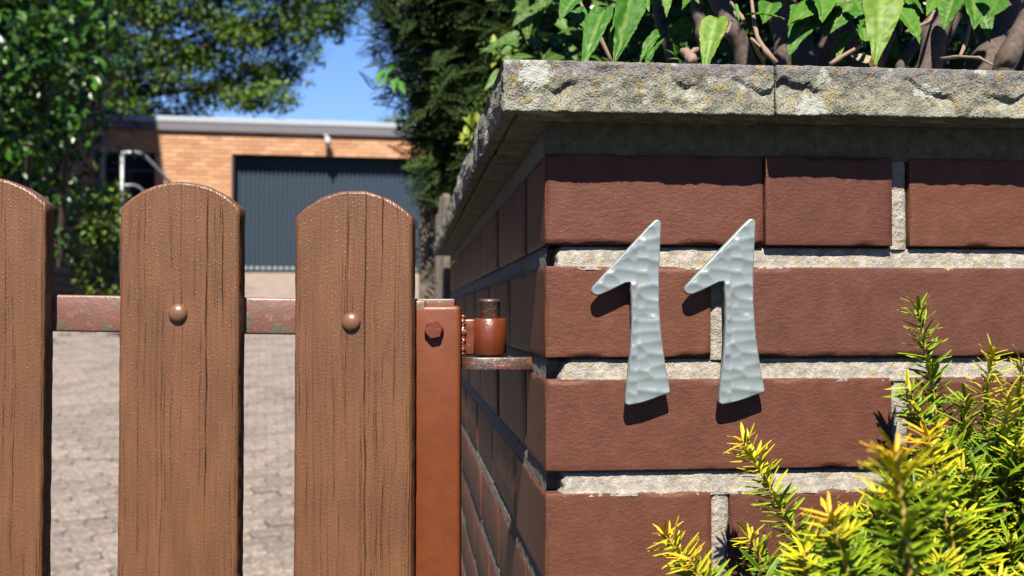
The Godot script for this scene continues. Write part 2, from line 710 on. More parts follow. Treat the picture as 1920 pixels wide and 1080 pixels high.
	m = textured("bark", [plain_textures(61, Color(0.022, 0.014, 0.009), Color(0.095, 0.058, 0.038), 0.03, 1)], 9.0, 0.85, 0.1)
	m = mat("yew_stem", lin(0.30, 0.21, 0.022), 0.6)
	m = mat("twig", lin(0.21, 0.135, 0.09), 0.8)
	m = mat("soil", lin(0.03, 0.02, 0.014), 1.0)
	# the drive and the garage
	for i in 4:
		var tt: float = [1.0, 0.76, 1.08, 0.88][i]
		textured("paver_%d" % i, [plain_textures(71, Color(0.105, 0.086, 0.073) * tt, Color(0.265, 0.219, 0.187) * tt, 0.02)], 3.0, 0.9, 0.0)
	textured("joint_sand", [plain_textures(73, Color(0.05, 0.044, 0.03), Color(0.11, 0.09, 0.065), 0.03)], 1.5, 1.0, 0.0)
	textured("drive_top", [plain_textures(75, Color(0.19, 0.145, 0.115), Color(0.30, 0.23, 0.185), 0.012)], 0.6, 0.9, 0.0)
	textured("ground", [plain_textures(77, Color(0.035, 0.04, 0.02), Color(0.10, 0.09, 0.055), 0.02)], 0.5, 1.0, 0.0, Color.WHITE, true)
	textured("street", [plain_textures(79, Color(0.05, 0.05, 0.05), Color(0.09, 0.088, 0.085), 0.02)], 0.7, 0.95, 0.0, Color.WHITE, true)
	for i in 5:
		var c: Color = [Color(0.50, 0.27, 0.14), Color(0.43, 0.205, 0.105), Color(0.55, 0.32, 0.175), Color(0.46, 0.24, 0.135), Color(0.52, 0.27, 0.125)][i]
		mat("garage_brick_%d" % i, lin(c.r, c.g, c.b), 0.85)
	mat("garage_mortar", lin(0.40, 0.25, 0.16), 0.95)
	mat("fascia", lin(0.105, 0.098, 0.12), 0.55)
	mat("flashing", lin(0.40, 0.45, 0.50), 0.4, 0.2)
	mat("roofing", lin(0.06, 0.06, 0.06), 0.95)
	mat("door_paint", lin(0.026, 0.046, 0.074), 0.55)
	M["door_paint"].metallic_specular = 0.3
	mat("pale_plastic", lin(0.30, 0.33, 0.36), 0.5)
	mat("dark_inside", lin(0.012, 0.013, 0.016), 0.8)
	mat("pane", lin(0.02, 0.025, 0.03), 0.08)
	mat("frame_blue", lin(0.02, 0.035, 0.06), 0.4)
	mat("rail_zinc", lin(0.25, 0.28, 0.31), 0.4, 0.3)
	mat("lamp_white", lin(0.36, 0.35, 0.33), 0.5)
	mat("cable", lin(0.05, 0.045, 0.04), 0.7)
	mat("white_paint", lin(0.55, 0.55, 0.54), 0.5)
	textured("house_wall", [plain_textures(81, Color(0.085, 0.045, 0.03), Color(0.16, 0.085, 0.055), 0.03)], 2.0, 0.9, 0.0)
	mat("pipe_grey", lin(0.13, 0.15, 0.18), 0.5)
	textured("fence_wood", [plain_textures(83, Color(0.06, 0.045, 0.033), Color(0.15, 0.12, 0.09), 0.02)], 4.0, 0.9, 0.0)


var _tone := FastNoiseLite.new()


func tone_at(x: float, y: float) -> float:
	_tone.frequency = 0.008
	return _tone.get_noise_2d(x, y)


# ------------------------------------------------------------------ the wall
# a box like soft_box whose surface is then moved by f(place, normal); it carries uv in metres
func shaped_box(lo: Vector3, hi: Vector3, r: float, lines_in: Array, f: Callable) -> ArrayMesh:
	var st := begin()
	st.set_smooth_group(1)
	var h := (hi - lo) * 0.5
	var mid := (hi + lo) * 0.5
	var lines := []
	for ax in 3:
		var l := [-h[ax], -h[ax] + r * 0.35, -h[ax] + r]
		for q in lines_in[ax]:
			if q - mid[ax] > -h[ax] + r * 1.2 and q - mid[ax] < h[ax] - r * 1.2:
				l.append(q - mid[ax])
		l.append_array([h[ax] - r, h[ax] - r * 0.35, h[ax]])
		lines.append(l)
	for ax in 3:
		var ub := (ax + 1) % 3
		var vb := (ax + 2) % 3
		for side in [-1.0, 1.0]:
			var nu: int = lines[ub].size()
			var pts := PackedVector3Array()
			var uvs := PackedVector2Array()
			for v in lines[vb]:
				for u in lines[ub]:
					var p := Vector3.ZERO
					p[ax] = h[ax] * side
					p[ub] = u
					p[vb] = v
					var q := Vector3(clampf(p.x, -h.x + r, h.x - r), clampf(p.y, -h.y + r, h.y - r), clampf(p.z, -h.z + r, h.z - r))
					var n := (p - q).normalized()
					var o: Vector3 = mid + q + n * r
					uvs.append(Vector2((o.x + o.z * 0.83) / 0.5, -(o.y + (o.z if ax == 1 else 0.0)) / 0.125))
					pts.append(f.call(o, n))
			for j in lines[vb].size() - 1:
				for i in nu - 1:
					var k: int = j * nu + i
					var idx := [k, k + 1, k + nu + 1, k, k + nu + 1, k + nu] if side < 0 else [k, k + nu, k + nu + 1, k, k + nu + 1, k + 1]
					for t in idx:
						st.set_uv(uvs[t])
						st.add_vertex(pts[t])
	st.index()
	st.generate_normals()
	return st.commit()


func steps_of(a: float, b: float, step: float) -> Array:
	var l := []
	var n := maxi(1, int(round((b - a) / step)))
	for i in n + 1:
		l.append(lerpf(a, b, float(i) / n))
	return l


# a strip of mortar: runs along `along` from at, tall up to y1, its face towards `out`; recess(s, t) is its depth in metres
func mortar_strip(at: Vector3, along: Vector3, out: Vector3, length: float, y0: float, y1: float, step: float, deep: Callable) -> ArrayMesh:
	var nu := maxi(2, int(length / step))
	var nv := maxi(3, int((y1 - y0) / step))
	var flip := along.cross(Vector3.UP).dot(out) > 0
	return grid_mesh(nu, nv, func(a: float, b: float) -> Vector3:
		return at + along * (a * length) + Vector3.UP * (lerpf(y0, y1, b)) + out * float(deep.call(a * length, b)), flip)


func build_wall() -> void:
	var wall := thing("garden_wall", "dark red brick garden wall with a lichen-covered stone coping, its corner beside the gate", "wall")
	var no := noise(5, 0.045, 2)
	var rough := noise(6, 0.19, 3)
	var slow := noise(7, 0.035, 2)
	var r := RandomNumberGenerator.new()
	r.seed = 77
	const BH := 0.0645
	const ROW := 0.080
	var front := {
		0: [[0.0, 0.1583, 0.0], [0.1589, 0.2539, 0.0030], [0.268, 0.5215, 0.0005], [0.5345, 0.70, 0.0]],
		1: [[0.0, 0.1192, 0.0], [0.1321, 0.3856, 0.0008], [0.3986, 0.6521, 0.0]],
		2: [[0.0, 0.2535, 0.0], [0.2665, 0.52, 0.0005], [0.533, 0.7, 0.0]],
		3: [[0.0, 0.1192, 0.0], [0.1325, 0.386, -0.0006], [0.399, 0.6525, 0.0]],
	}
	var side_steps := {0: 0.115, 1: 0.2535, 2: 0.1192, 3: 0.205}
	var coarse := []
	for i in 4:
		coarse.append(soft_box(Vector3(0.1, BH, 0.2535), 0.0025, Vector3i(1, 2, 6), 0.0003, no, Vector3(i * 0.7, 0, 0), 0.0015))
	var n_rows := 12
	for k in n_rows:
		var y := 0.95 + 0.0812 - ROW * k
		var list: Array = front[k] if front.has(k) else (front[2] if k % 2 == 0 else front[3])
		var depth: float = side_steps[k] if side_steps.has(k) else (0.1192 if k % 2 == 0 else 0.2535)
		for i in list.size():
			var b: Array = list[i]
			var w: float = b[1] - b[0]
			var d := depth if i == 0 else 0.10
			var z: float = b[2]
			var fine := k < 4
			var mesh := soft_box(Vector3(w, BH, d), 0.0010, Vector3i(int(w / 0.004), 16, maxi(1, int(d / 0.006))) if fine else Vector3i(5, 3, 3), 0.00014, no, Vector3(k * 1.3, i * 2.1, 0), 0.0018)
			var o := part("brick", mesh, M["brick_%d" % ((k * 2 + i * 3) % 4)], wall, Transform3D(Basis(), Vector3(b[0] + w * 0.5, y, z - d * 0.5)))
		# the flank along the drive
		var zz := -depth - 0.013
		while zz > -1.70:
			var l := minf(0.2535, zz + 1.76)
			var xf := Transform3D(Basis().scaled(Vector3(1, 1, l / 0.2535)), Vector3(0.05 + r.randf_range(-0.001, 0.0012), y + r.randf_range(-0.0006, 0.0006), zz - l * 0.5))
			part("brick", coarse[r.randi() % 4], M["brick_%d" % (r.randi() % 4)], wall, xf)
			zz -= l + 0.013
	# core behind the joints
	part("mortar_core", bevel_box(Vector3(0.63, 1.09, 0.09), 0.004), M.mortar, wall, Transform3D(Basis(), Vector3(0.385, 0.542, -0.068)))
	part("mortar_core", bevel_box(Vector3(0.085, 1.09, 1.66), 0.004), M.mortar, wall, Transform3D(Basis(), Vector3(0.0585, 0.5425, -0.93)))
	# bed joints; the last one lies under the coping
	for k in range(-1, n_rows):
		var y1 := 0.95 + 0.0812 - BH * 0.5 - ROW * k
		var y0 := y1 - (ROW - BH)
		if k == -1:
			y0 = 0.95 + 0.0812 + BH * 0.5
			y1 = 1.0862
		var fine := k < 4
		var step := 0.0011 if fine else 0.004
		var kk := float(k)
		var gap: float = [0.0, 0.0088, 0.0102, 0.0094, 0.008][k + 1] if k < 4 else 0.01
		var cut := 0.0035 if k >= 0 else 0.0
		part("bed_joint", mortar_strip(Vector3(-0.001 + gap * 0.35, 0, 0), Vector3.RIGHT, Vector3.BACK, 0.68, y0 - (0.0024 if fine else 0.0006), y1 + 0.0005, step, func(s: float, t: float) -> float:
			var n1 := rough.get_noise_3d(s * 900.0, t * 15.0, kk * 31.0)
			var n2 := slow.get_noise_3d(s * 900.0, t * 13.0, kk * 17.0)
			var up_ := 1.0 - smoothstep(0.0, 0.14, 1.0 - t) if k >= 0 else 0.0
			var d := -0.0011 - 0.0035 * t * cut / 0.0035 + 0.0006 * n1 + 0.0009 * n2 - 0.0080 * up_
			# smears of mortar left on the arris below
			var low := 1.0 - smoothstep(0.10, 0.17, t) if k >= 0 and fine else 0.0
			d = lerpf(d, 0.0022 * n2 + 0.0010 * n1 - 0.0007, low)
			var e := s - gap * 0.7 - 0.006 * t * t * (1.0 + n2) - 0.0035 * n2 - 0.002 * n1
			if k >= 0:
				d -= 0.019 * (1.0 - smoothstep(-0.002, 0.0032, e))
			return d), M.mortar if k >= 0 else M.mortar_shade_algae, wall)
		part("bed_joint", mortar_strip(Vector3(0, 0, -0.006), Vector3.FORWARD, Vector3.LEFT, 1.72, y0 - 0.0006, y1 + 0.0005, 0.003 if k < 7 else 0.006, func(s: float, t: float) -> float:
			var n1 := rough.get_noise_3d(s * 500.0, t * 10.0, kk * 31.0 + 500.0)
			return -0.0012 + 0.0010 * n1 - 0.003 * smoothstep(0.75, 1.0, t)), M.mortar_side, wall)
	# head joints
	for k in n_rows:
		var y := 0.95 + 0.0812 - ROW * k
		var list: Array = front[k] if front.has(k) else (front[2] if k % 2 == 0 else front[3])
		for i in list.size() - 1:
			var x0: float = list[i][1]
			var x1: float = list[i + 1][0]
			if x1 - x0 < 0.004:
				continue
			var kk := k * 7.0 + i
			part("head_joint", mortar_strip(Vector3(x0 - 0.0006, 0, 0), Vector3.RIGHT, Vector3.BACK, x1 - x0 + 0.0012, y - BH * 0.5 - 0.002, y + BH * 0.5 + 0.002, 0.0011 if k < 4 else 0.004, func(s: float, t: float) -> float:
				var u := s / 0.014
				return -0.0018 + 0.0009 * rough.get_noise_3d(s * 900.0, t * 60.0, kk * 13.0) - 0.0028 * pow(absf(u - 0.5) * 2.0, 4.0)), M.mortar, wall)
		var depth: float = side_steps[k] if side_steps.has(k) else (0.1192 if k % 2 == 0 else 0.2535)
		var zz := -depth
		while zz > -1.70:
			var kk := k * 3.0 + zz
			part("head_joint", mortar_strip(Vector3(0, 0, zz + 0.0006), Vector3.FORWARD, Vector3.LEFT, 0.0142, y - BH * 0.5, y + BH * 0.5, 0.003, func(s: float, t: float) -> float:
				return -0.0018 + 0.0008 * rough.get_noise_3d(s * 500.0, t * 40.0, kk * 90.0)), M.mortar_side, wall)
			zz -= 0.2665
	build_coping(wall)


func build_coping(wall: Node3D) -> void:
	const Y0 := 1.0862
	const Y1 := 1.1215
	const ZF := 0.034
	const XL := -0.0345
	var a := noise(301, 0.022, 2)
	var b := noise(302, 0.09, 3)
	var line := noise(303, 0.020, 2)
	var size := noise(304, 0.013, 2)
	var side_n := noise(305, 0.020, 3)
	var rock := func(o: Vector3, n: Vector3) -> Vector3:
		var p := o
		var mm := o * 1000.0
		if n.z > 0.25 and o.z > ZF - 0.004:
			# riven front: a proud upper ledge, hollow scars beneath it
			var yl := lerpf(Y0, Y1, 0.60 + 0.34 * line.get_noise_2d(mm.x * 1.1, 7.0) + 0.09 * b.get_noise_2d(mm.x * 0.8, 3.0))
			var amount := clampf(-0.02 + 2.4 * size.get_noise_2d(mm.x * 1.1, 90.0), 0.0, 1.0)
			var below := clampf((yl - o.y) / (yl - Y0), 0.0, 1.0)
			var scar := 0.0
			if o.y < yl:
				scar = -0.0044 * amount * pow(1.0 - below, 1.3) * smoothstep(0.0, 0.05, below)
			var d := 0.0014 * a.get_noise_2dv(Vector2(mm.x, mm.y * 1.4)) + 0.0011 * b.get_noise_3dv(mm) + scar + 0.0006
			d *= n.z * smoothstep(Y1 + 0.0003, Y1 - 0.0035, o.y)
			p.z += d
			if o.y < Y0 + 0.004:
				p.y += 0.0010 * b.get_noise_3dv(mm * 0.7) * n.z
		if n.x < -0.25 and o.x < XL + 0.004:
			var d := 0.0052 * side_n.get_noise_2d(mm.z, mm.y * 1.1 + 40.0) + 0.0016 * b.get_noise_3dv(mm) - 0.0018 * smoothstep(Y0 + 0.010, Y0, o.y) - 0.003 * smoothstep(Y0 + 0.02, Y1, o.y)
			p.x += d * n.x * -1.0 * -1.0
		if n.y < -0.5 and o.y < Y0 + 0.002:
			# drip groove sawn into the underside
			var g1 := absf(o.x - XL - 0.0125)
			var g2 := absf(o.z - (ZF - 0.0125))
			var g := 1.0 - smoothstep(0.0011, 0.0019, g1)
			if o.x > XL + 0.011:
				g = maxf(g, 1.0 - smoothstep(0.0011, 0.0019, g2))
			if o.z > ZF - 0.011:
				g = 1.0 - smoothstep(0.0011, 0.0019, g2) if o.x > XL + 0.011 else 0.0
			p.y += 0.006 * g
			p.y += 0.0005 * b.get_noise_3dv(mm * 0.5)
		if n.y > 0.5:
			p.y += 0.0006 * b.get_noise_3dv(mm)
		return p
	var xj := on_z(1454, 165, ZF).x
	var zlines := steps_of(ZF - 0.024, ZF, 0.0008) + []
	zlines = steps_of(-0.17, ZF - 0.025, 0.006) + zlines
	var slabs := [
		[Vector3(XL, Y0, -0.17), Vector3(xj - 0.0007, Y1, ZF), [steps_of(XL, XL + 0.02, 0.0008) + steps_of(XL + 0.021, xj, 0.0012), steps_of(Y0, Y1, 0.0011), zlines]],
		[Vector3(xj + 0.0007, Y0 + 0.0009, -0.17), Vector3(xj + 0.42, Y1 + 0.0004, ZF), [steps_of(xj, xj + 0.25, 0.0012), steps_of(Y0, Y1, 0.0011), zlines]],
	]
	for s in slabs:
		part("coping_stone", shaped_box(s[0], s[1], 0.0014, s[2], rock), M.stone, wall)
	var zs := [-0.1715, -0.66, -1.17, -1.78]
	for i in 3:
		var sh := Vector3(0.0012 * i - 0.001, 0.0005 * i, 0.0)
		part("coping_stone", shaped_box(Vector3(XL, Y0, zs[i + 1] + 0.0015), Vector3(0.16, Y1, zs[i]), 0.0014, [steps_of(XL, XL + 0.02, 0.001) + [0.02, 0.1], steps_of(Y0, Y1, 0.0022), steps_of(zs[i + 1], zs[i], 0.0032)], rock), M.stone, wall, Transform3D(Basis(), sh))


# ------------------------------------------------------------------ the house number
func build_numbers() -> void:
	var raw := [[562, 79.5], [573, 77], [583, 82], [588.5, 93], [587, 150], [584, 230], [580.5, 310], [580, 400], [581, 470], [585, 540], [592, 620], [601, 690], [612, 762], [622, 820], [631, 862], [631, 873], [622, 880], [590, 890], [550, 906], [505, 921], [465, 930], [440, 934], [428, 930], [421.5, 918], [427, 870], [434, 810], [442, 740], [448, 670], [452, 600], [454, 540], [453.5, 470], [451, 420], [448.5, 380], [446, 368], [438, 364.5], [424, 371], [380, 393], [345, 410], [312, 424], [296, 428], [280, 424], [270, 414], [267, 402], [275, 386], [310, 346], [360, 293], [420, 228], [480, 164], [530, 110]]
	for i in 2:
		var shift: float = [0.0, 177.0][i]
		var out := PackedVector2Array()
		var wide: float = [1.0, 1.02][i]
		for p in raw:
			var v := on_z(1000.0 + (570.0 + (p[0] - 570.0) * wide) / 2.455 + shift, 380.0 + (p[1] - [0.0, 4.0][i]) / 2.455, 0.0125)
			out.append(Vector2(v.x, v.y))
		var c := Vector2.ZERO
		for p in out:
			c += p / out.size()
		for k in out.size():
			out[k] -= c
		var label: String = ["hammered zinc numeral 1 on the brick wall, the one closer to the wall's corner", "hammered zinc numeral 1 on the brick wall, the one closer to the yellow yew"][i]
		var t := thing("house_number", label, "house number", Vector3(c.x, c.y, 0), "two hammered zinc numerals on the brick wall")
		part("numeral", plate(out, 0.0088, 0.0125, 0.0009), M.zinc, t)
		for s in [[0.006, 0.045], [0.004, -0.045]]:
			part("spacer", tube([Vector3(s[0], s[1], -0.002), Vector3(s[0], s[1], 0.0088)], [0.0028, 0.0028], 12), M.rust, t)


# ------------------------------------------------------------------ the gate
var gate_basis: Basis
var gate_at := Vector3(-0.0315, 0.95, -0.105)


func gate_hit(u: float, v: float, zl: float) -> Vector3:
	var r := ray(u, v)
	var n := gate_basis.z
	return gate_basis.inverse() * (EYE + r * ((zl - n.dot(EYE - gate_at)) / n.dot(r)) - gate_at)


# a board with an arched top, its front at z = thick, long side grain carried by uv
func picket_mesh(w: float, top: float, rise: float, low: float, thick: float, seed_: int) -> ArrayMesh:
	var st := begin()
	st.set_uv(Vector2.ZERO)
	var hw := w * 0.5
	var rad := (hw * hw + rise * rise) / (2.0 * rise)
	var no := noise(seed_, 0.05, 2)
	var outline := []
	var na := 40
	for i in na + 1:
		var a := lerpf(-1.0, 1.0, float(i) / na) * asin(hw / rad)
		outline.append(Vector2(sin(a) * rad, top - rad + cos(a) * rad))
	var ys := steps_of(low, top - rise, 0.006)
	ys.reverse()
	for y in ys.slice(1):
		outline.append(Vector2(hw, y))
	for i in range(ys.size() - 1, 0, -1):
		outline.append(Vector2(-hw, ys[i]))
	var n := outline.size()
	var ringz := [[0.0, 0.0], [thick - 0.0022, 0.0], [thick - 0.0007, 0.0007], [thick, 0.0023]]
	var rings := []
	var centre := Vector2(0, top - rad)
	for q in ringz:
		var ring := []
		for i in n:
			var p: Vector2 = outline[i]
			var a := (p - outline[(i + n - 1) % n] as Vector2).normalized()
			var b := (outline[(i + 1) % n] - p as Vector2).normalized()
			var nn := (Vector2(a.y, -a.x) + Vector2(b.y, -b.x)).normalized()
			var wob := 0.0005 * no.get_noise_2d(p.x * 1500.0, p.y * 900.0)
			var o: Vector2 = p + nn * (q[1] + wob)
			ring.append(Vector3(o.x, o.y, q[0]))
		rings.append(ring)
	st.set_smooth_group(1)
	for q in 3:
		for i in n:
			var j := (i + 1) % n
			var v := [rings[q][i], rings[q][j], rings[q + 1][j], rings[q + 1][i]]
			for t in [0, 2, 1, 0, 3, 2]:
				st.set_uv(Vector2((v[t].x + hw + thick - v[t].z) / 0.1, (top - v[t].y) / 0.36))
				st.add_vertex(v[t])
	# front face: rows of quads from the arch down
	var cols := 24
	var face := []
	var rows := [0.0] + steps_of(0.03, 1.0, 0.03)
	for f in rows:
		var row := []
		for c in cols + 1:
			var x := lerpf(-hw + 0.0023, hw - 0.0023, float(c) / cols)
			var yt := top - rad + sqrt(rad * rad - x * x) - 0.0024
			var y := lerpf(yt, low, f)
			row.append(Vector3(x, y, thick + 0.0003 * no.get_noise_2d(x * 700.0, y * 60.0)))
		face.append(row)
	st.set_smooth_group(2)
	for q in rows.size() - 1:
		for c in cols:
			var v := [face[q][c], face[q][c + 1], face[q + 1][c + 1], face[q + 1][c]]
			for t in [0, 1, 2, 0, 2, 3]:
				st.set_uv(Vector2((v[t].x + hw) / 0.1, (top - v[t].y) / 0.36))
				st.add_vertex(v[t])
	st.set_smooth_group(3)
	for q in rows.size() - 1:
		for c in cols:
			var v := [face[q][c], face[q][c + 1], face[q + 1][c + 1], face[q + 1][c]]
			for t in [0, 2, 1, 0, 3, 2]:
				st.add_vertex(Vector3(v[t].x, v[t].y, 0.0))
	st.generate_normals()
	return st.commit()


func build_gate() -> void:
	var g := thing("picket_gate", "brown painted wooden picket gate with arched tops, hung on a steel post", "gate")
	g.position = gate_at
	g.basis = gate_basis
	var e := [[gate_hit(80, 600, 0.04).x - 0.090, gate_hit(80, 600, 0.04).x, gate_hit(6, 332, 0.04).y, 0], [gate_hit(223, 600, 0.04).x, gate_hit(447.5, 600, 0.04).x, gate_hit(335, 340, 0.04).y, 1], [gate_hit(555, 600, 0.04).x, gate_hit(776.5, 600, 0.04).x, gate_hit(666, 358, 0.04).y, 2]]
	e.append([e[0][0] - 0.128, e[0][0] - 0.044, e[0][2] - 0.001, 2])
	e.append([e[0][0] - 0.256, e[0][0] - 0.171, e[0][2] - 0.002, 1])
	var bolts := [[-20.0, 590.0], [334.0, 588.0], [662.5, 604.0]]
	for i in e.size():
		var w: float = e[i][1] - e[i][0]
		var c: float = (e[i][0] + e[i][1]) * 0.5
		var pk := part("picket", picket_mesh(w, e[i][2], 0.0205, -0.86, 0.0198, 400 + i), M["wood_%d" % e[i][3]], g, Transform3D(Basis(Vector3.UP, deg_to_rad([4.0, 0.0, -3.5, 1.0, -1.0][i])), Vector3(c, 0, [0.0235, 0.0202, 0.0232, 0.021, 0.021][i])))
		# domed coach bolt
		var bx := Vector3(0.0, e[i][2] - 0.09, 0.0198)
		if i < 3:
			var q := gate_hit(bolts[i][0], bolts[i][1], 0.04)
			bx = Vector3(q.x - c, q.y, 0.0198)
		if i == 0:
			bx.x = -0.005
		var prof := [Vector2(0.0071, -0.0006), Vector2(0.0072, 0.0003)]
		for k in range(1, 9):
			var a := PI * 0.5 * k / 8.0
			prof.append(Vector2(0.0072 * cos(a), 0.0003 + 0.0046 * sin(a)))
		part("bolt_head", lathe(prof, 32), M.bolt_paint, pk, Transform3D(Basis(Vector3.RIGHT, PI / 2), bx))
	# rails: the upper one is a little out of level
	var ry := [gate_hit(100, 549, 0.02).y, gate_hit(100, 625, 0.02).y, gate_hit(553, 559, 0.02).y, gate_hit(553, 628, 0.02).y]
	var xl := gate_hit(100, 600, 0.02).x
	var xr := gate_hit(553, 600, 0.02).x
	var slope: float = ((ry[2] + ry[3]) - (ry[0] + ry[1])) * 0.5 / (xr - xl)
	var mid: float = ((ry[0] + ry[1]) * 0.5) + slope * (-0.35 - xl)
	part("rail", soft_box(Vector3(0.62, 0.0285, 0.03), 0.002, Vector3i(1, 1, 1)), M.rail_paint, g, Transform3D(Basis(Vector3(0, 0, 1), atan(slope)), Vector3(-0.36, mid + slope * -0.01, 0.0047)))
	part("rail", soft_box(Vector3(0.62, 0.0285, 0.03), 0.002, Vector3i(1, 1, 1)), M.rail_paint, g, Transform3D(Basis(), Vector3(-0.36, -0.62, 0.0047)))
	# post
	var pr := gate_hit(863.5, 700, 0.0195).x
	var py := gate_hit(830, 573, 0.02).y
	part("post", soft_box(Vector3(0.040, 0.92, 0.040), 0.0036, Vector3i(2, 8, 2), 0.0002, noise(9, 0.03), Vector3.ZERO), M.post_paint, g, Transform3D(Basis(), Vector3(pr - 0.02, py - 0.46, 0.0)))
	var cap := part("post_cap", soft_box(Vector3(0.0335, 0.0085, 0.032), 0.0012, Vector3i(1, 1, 1)), M.rail_paint, g, Transform3D(Basis(), Vector3(pr - 0.0215, py + 0.0012, -0.002)))
	# hexagonal bolt through the post
	var hb := gate_hit(813, 619, 0.026)
	var hp := [Vector2(0.0, 0.0)]
	var st := begin()
	st.set_smooth_group(-1)
	for k in 6:
		var a := TAU * k / 6.0 + 0.2
		var b := TAU * (k + 1) / 6.0 + 0.2
		var A := Vector2(cos(a), sin(a)) * 0.0076
		var B := Vector2(cos(b), sin(b)) * 0.0076
		quad(st, Vector3(A.x, A.y, 0), Vector3(A.x, A.y, 0.0052), Vector3(B.x, B.y, 0.0052), Vector3(B.x, B.y, 0))
		quad(st, Vector3(A.x, A.y, 0.0052), Vector3(A.x * 0.86, A.y * 0.86, 0.0064), Vector3(B.x * 0.86, B.y * 0.86, 0.0064), Vector3(B.x, B.y, 0.0052))
		for p in [Vector3(0, 0, 0.0064), Vector3(B.x * 0.86, B.y * 0.86, 0.0064), Vector3(A.x * 0.86, A.y * 0.86, 0.0064)]:
			st.add_vertex(p)
	st.generate_normals()
	part("hex_bolt", st.commit(), M.hinge_paint, g, Transform3D(Basis(), Vector3(hb.x, hb.y, 0.0195)))
	# the hinge eye welded to the post
	var top := gate_hit(918, 597, 0.013).y
	var low := gate_hit(918, 667, 0.013).y
	var eye := part("hinge_barrel", lathe([Vector2(0.0085, low), Vector2(0.0128, low), Vector2(0.0136, low + 0.0008), Vector2(0.0136, top - 0.0010), Vector2(0.0126, top), Vector2(0.0085, top)], 40), M.hinge_paint, g)
	part("weld_plate", soft_box(Vector3(0.024, (top - low) * 0.97, 0.009), 0.002, Vector3i(1, 4, 1), 0.0004, noise(10, 0.2, 2)), M.hinge_paint, eye, Transform3D(Basis(), Vector3(-0.0216, (top + low) * 0.5, 0.0005)))
	st = begin()
	var wr := RandomNumberGenerator.new()
	wr.seed = 5
	var weld := []
	var radii := []
	for k in 40:
		weld.append(Vector3(pr + 0.0015 + wr.randf_range(-0.0004, 0.0004), lerpf(low + 0.001, top + 0.0015, k / 39.0), 0.0052 + wr.randf_range(-0.0006, 0.0006)))
		radii.append(0.0019 + 0.0008 * absf(sin(k * 0.9 + wr.randf() * 1.5)) + wr.randf_range(-0.0006, 0.0005))
	add_tube(st, weld, radii, 10)
	st.index()
	st.generate_normals()
	part("weld", st.commit(), M.hinge_paint, eye)


func build_hinge() -> void:
	var t := thing("hinge_bracket", "rusty flat steel hinge bracket with an upright pin, set into the wall's side joint", "hinge")
	t.position = Vector3(gate_at.x, 0.95, gate_at.z)
	var yb := gate_hit(918, 670, 0.016).y
	var yl := gate_hit(918, 692.5, 0.016).y
	var no := noise(12, 0.12, 2)
	var out := PackedVector2Array()
	for k in 9:
		var a := PI * 0.5 + PI * k / 8.0
		out.append(Vector2(-0.0085 + 0.0145 * cos(a), 0.0165 * sin(a)))
	out.append(Vector2(0.06, -0.0165))
	out.append(Vector2(0.06, 0.0165))
	part("plate", plate(out, 0.0, yb - yl, 0.0012), M.rust, t, Transform3D(Basis(Vector3.RIGHT, -PI / 2), Vector3(0, yl, 0)))
	var yt := gate_hit(918, 560, 0.0).y
	var prof := [Vector2(0.0083, yb - 0.002), Vector2(0.0083, yt - 0.0035), Vector2(0.0088, yt - 0.0028), Vector2(0.0086, yt - 0.0012), Vector2(0.0068, yt - 0.0002), Vector2(0.003, yt), Vector2(0.0, yt - 0.0004)]
	part("pin", lathe(prof, 28), M.rust, t)


# ------------------------------------------------------------------ plants
# a leaf of unit length along +y, face +z, with serrated margin, folded along the midrib and curling back at the tip
func leaf_mesh(width: float, fold: float, curl: float, teeth: int, base_c: Color, rib_c: Color, edge_c: Color, seed_: int, fat := 0.42) -> ArrayMesh:
	var no := noise(seed_, 3.0, 2)
	var nu := 8
	var nv := 40
	var pts := []
	return grid_mesh(nu, nv, func(a: float, b: float) -> Vector3:
		var s := a * 2.0 - 1.0
		var prof := pow(sin(PI * pow(b, fat * 1.35)), 0.85) * (1.0 - 0.25 * b)
		var w := width * 0.5 * prof
		if absf(s) > 0.9:
			w *= 1.0 + 0.075 * (fposmod(b * teeth, 1.0) - 0.5)
		var vein := 0.005 * sin((b - absf(s) * 0.22) * 50.0) * absf(s) * (1.0 - absf(s)) * 2.0
		var y := b - 0.06 * absf(s) * absf(s) * prof
		var ang := curl * b
		var z := absf(s) * w * fold + vein * 0.7 + 0.03 * no.get_noise_2d(s, b * 2.0) - curl * 0.5 * b * b
		return Vector3(s * w, y * (1.0 - 0.12 * absf(ang)), z), false, null, func(a: float, b: float) -> Color:
		var s := absf(a * 2.0 - 1.0)
		var c := base_c.lerp(edge_c, smoothstep(0.35, 1.0, s) * 0.5 + 0.3 * clampf(no.get_noise_2d(a * 2.0, b * 2.0 + 9.0) * 2.0, 0.0, 1.0))
		var vv := smoothstep(0.82, 1.0, sin((b - s * 0.22) * 50.0))
		c = c.lerp(rib_c, 0.30 * vv * (1.0 - s))
		return c.lerp(rib_c, smoothstep(0.16, 0.0, s)))


# places a unit leaf from base to tip; facing turns its face towards that direction
func leaf_at(base: Vector3, tip: Vector3, facing: Vector3) -> Transform3D:
	var y := tip - base
	var l := y.length()
	y /= l
	var z := (facing - y * facing.dot(y)).normalized()
	var x := y.cross(z)
	return Transform3D(Basis(x * l, y * l, z * l), base)


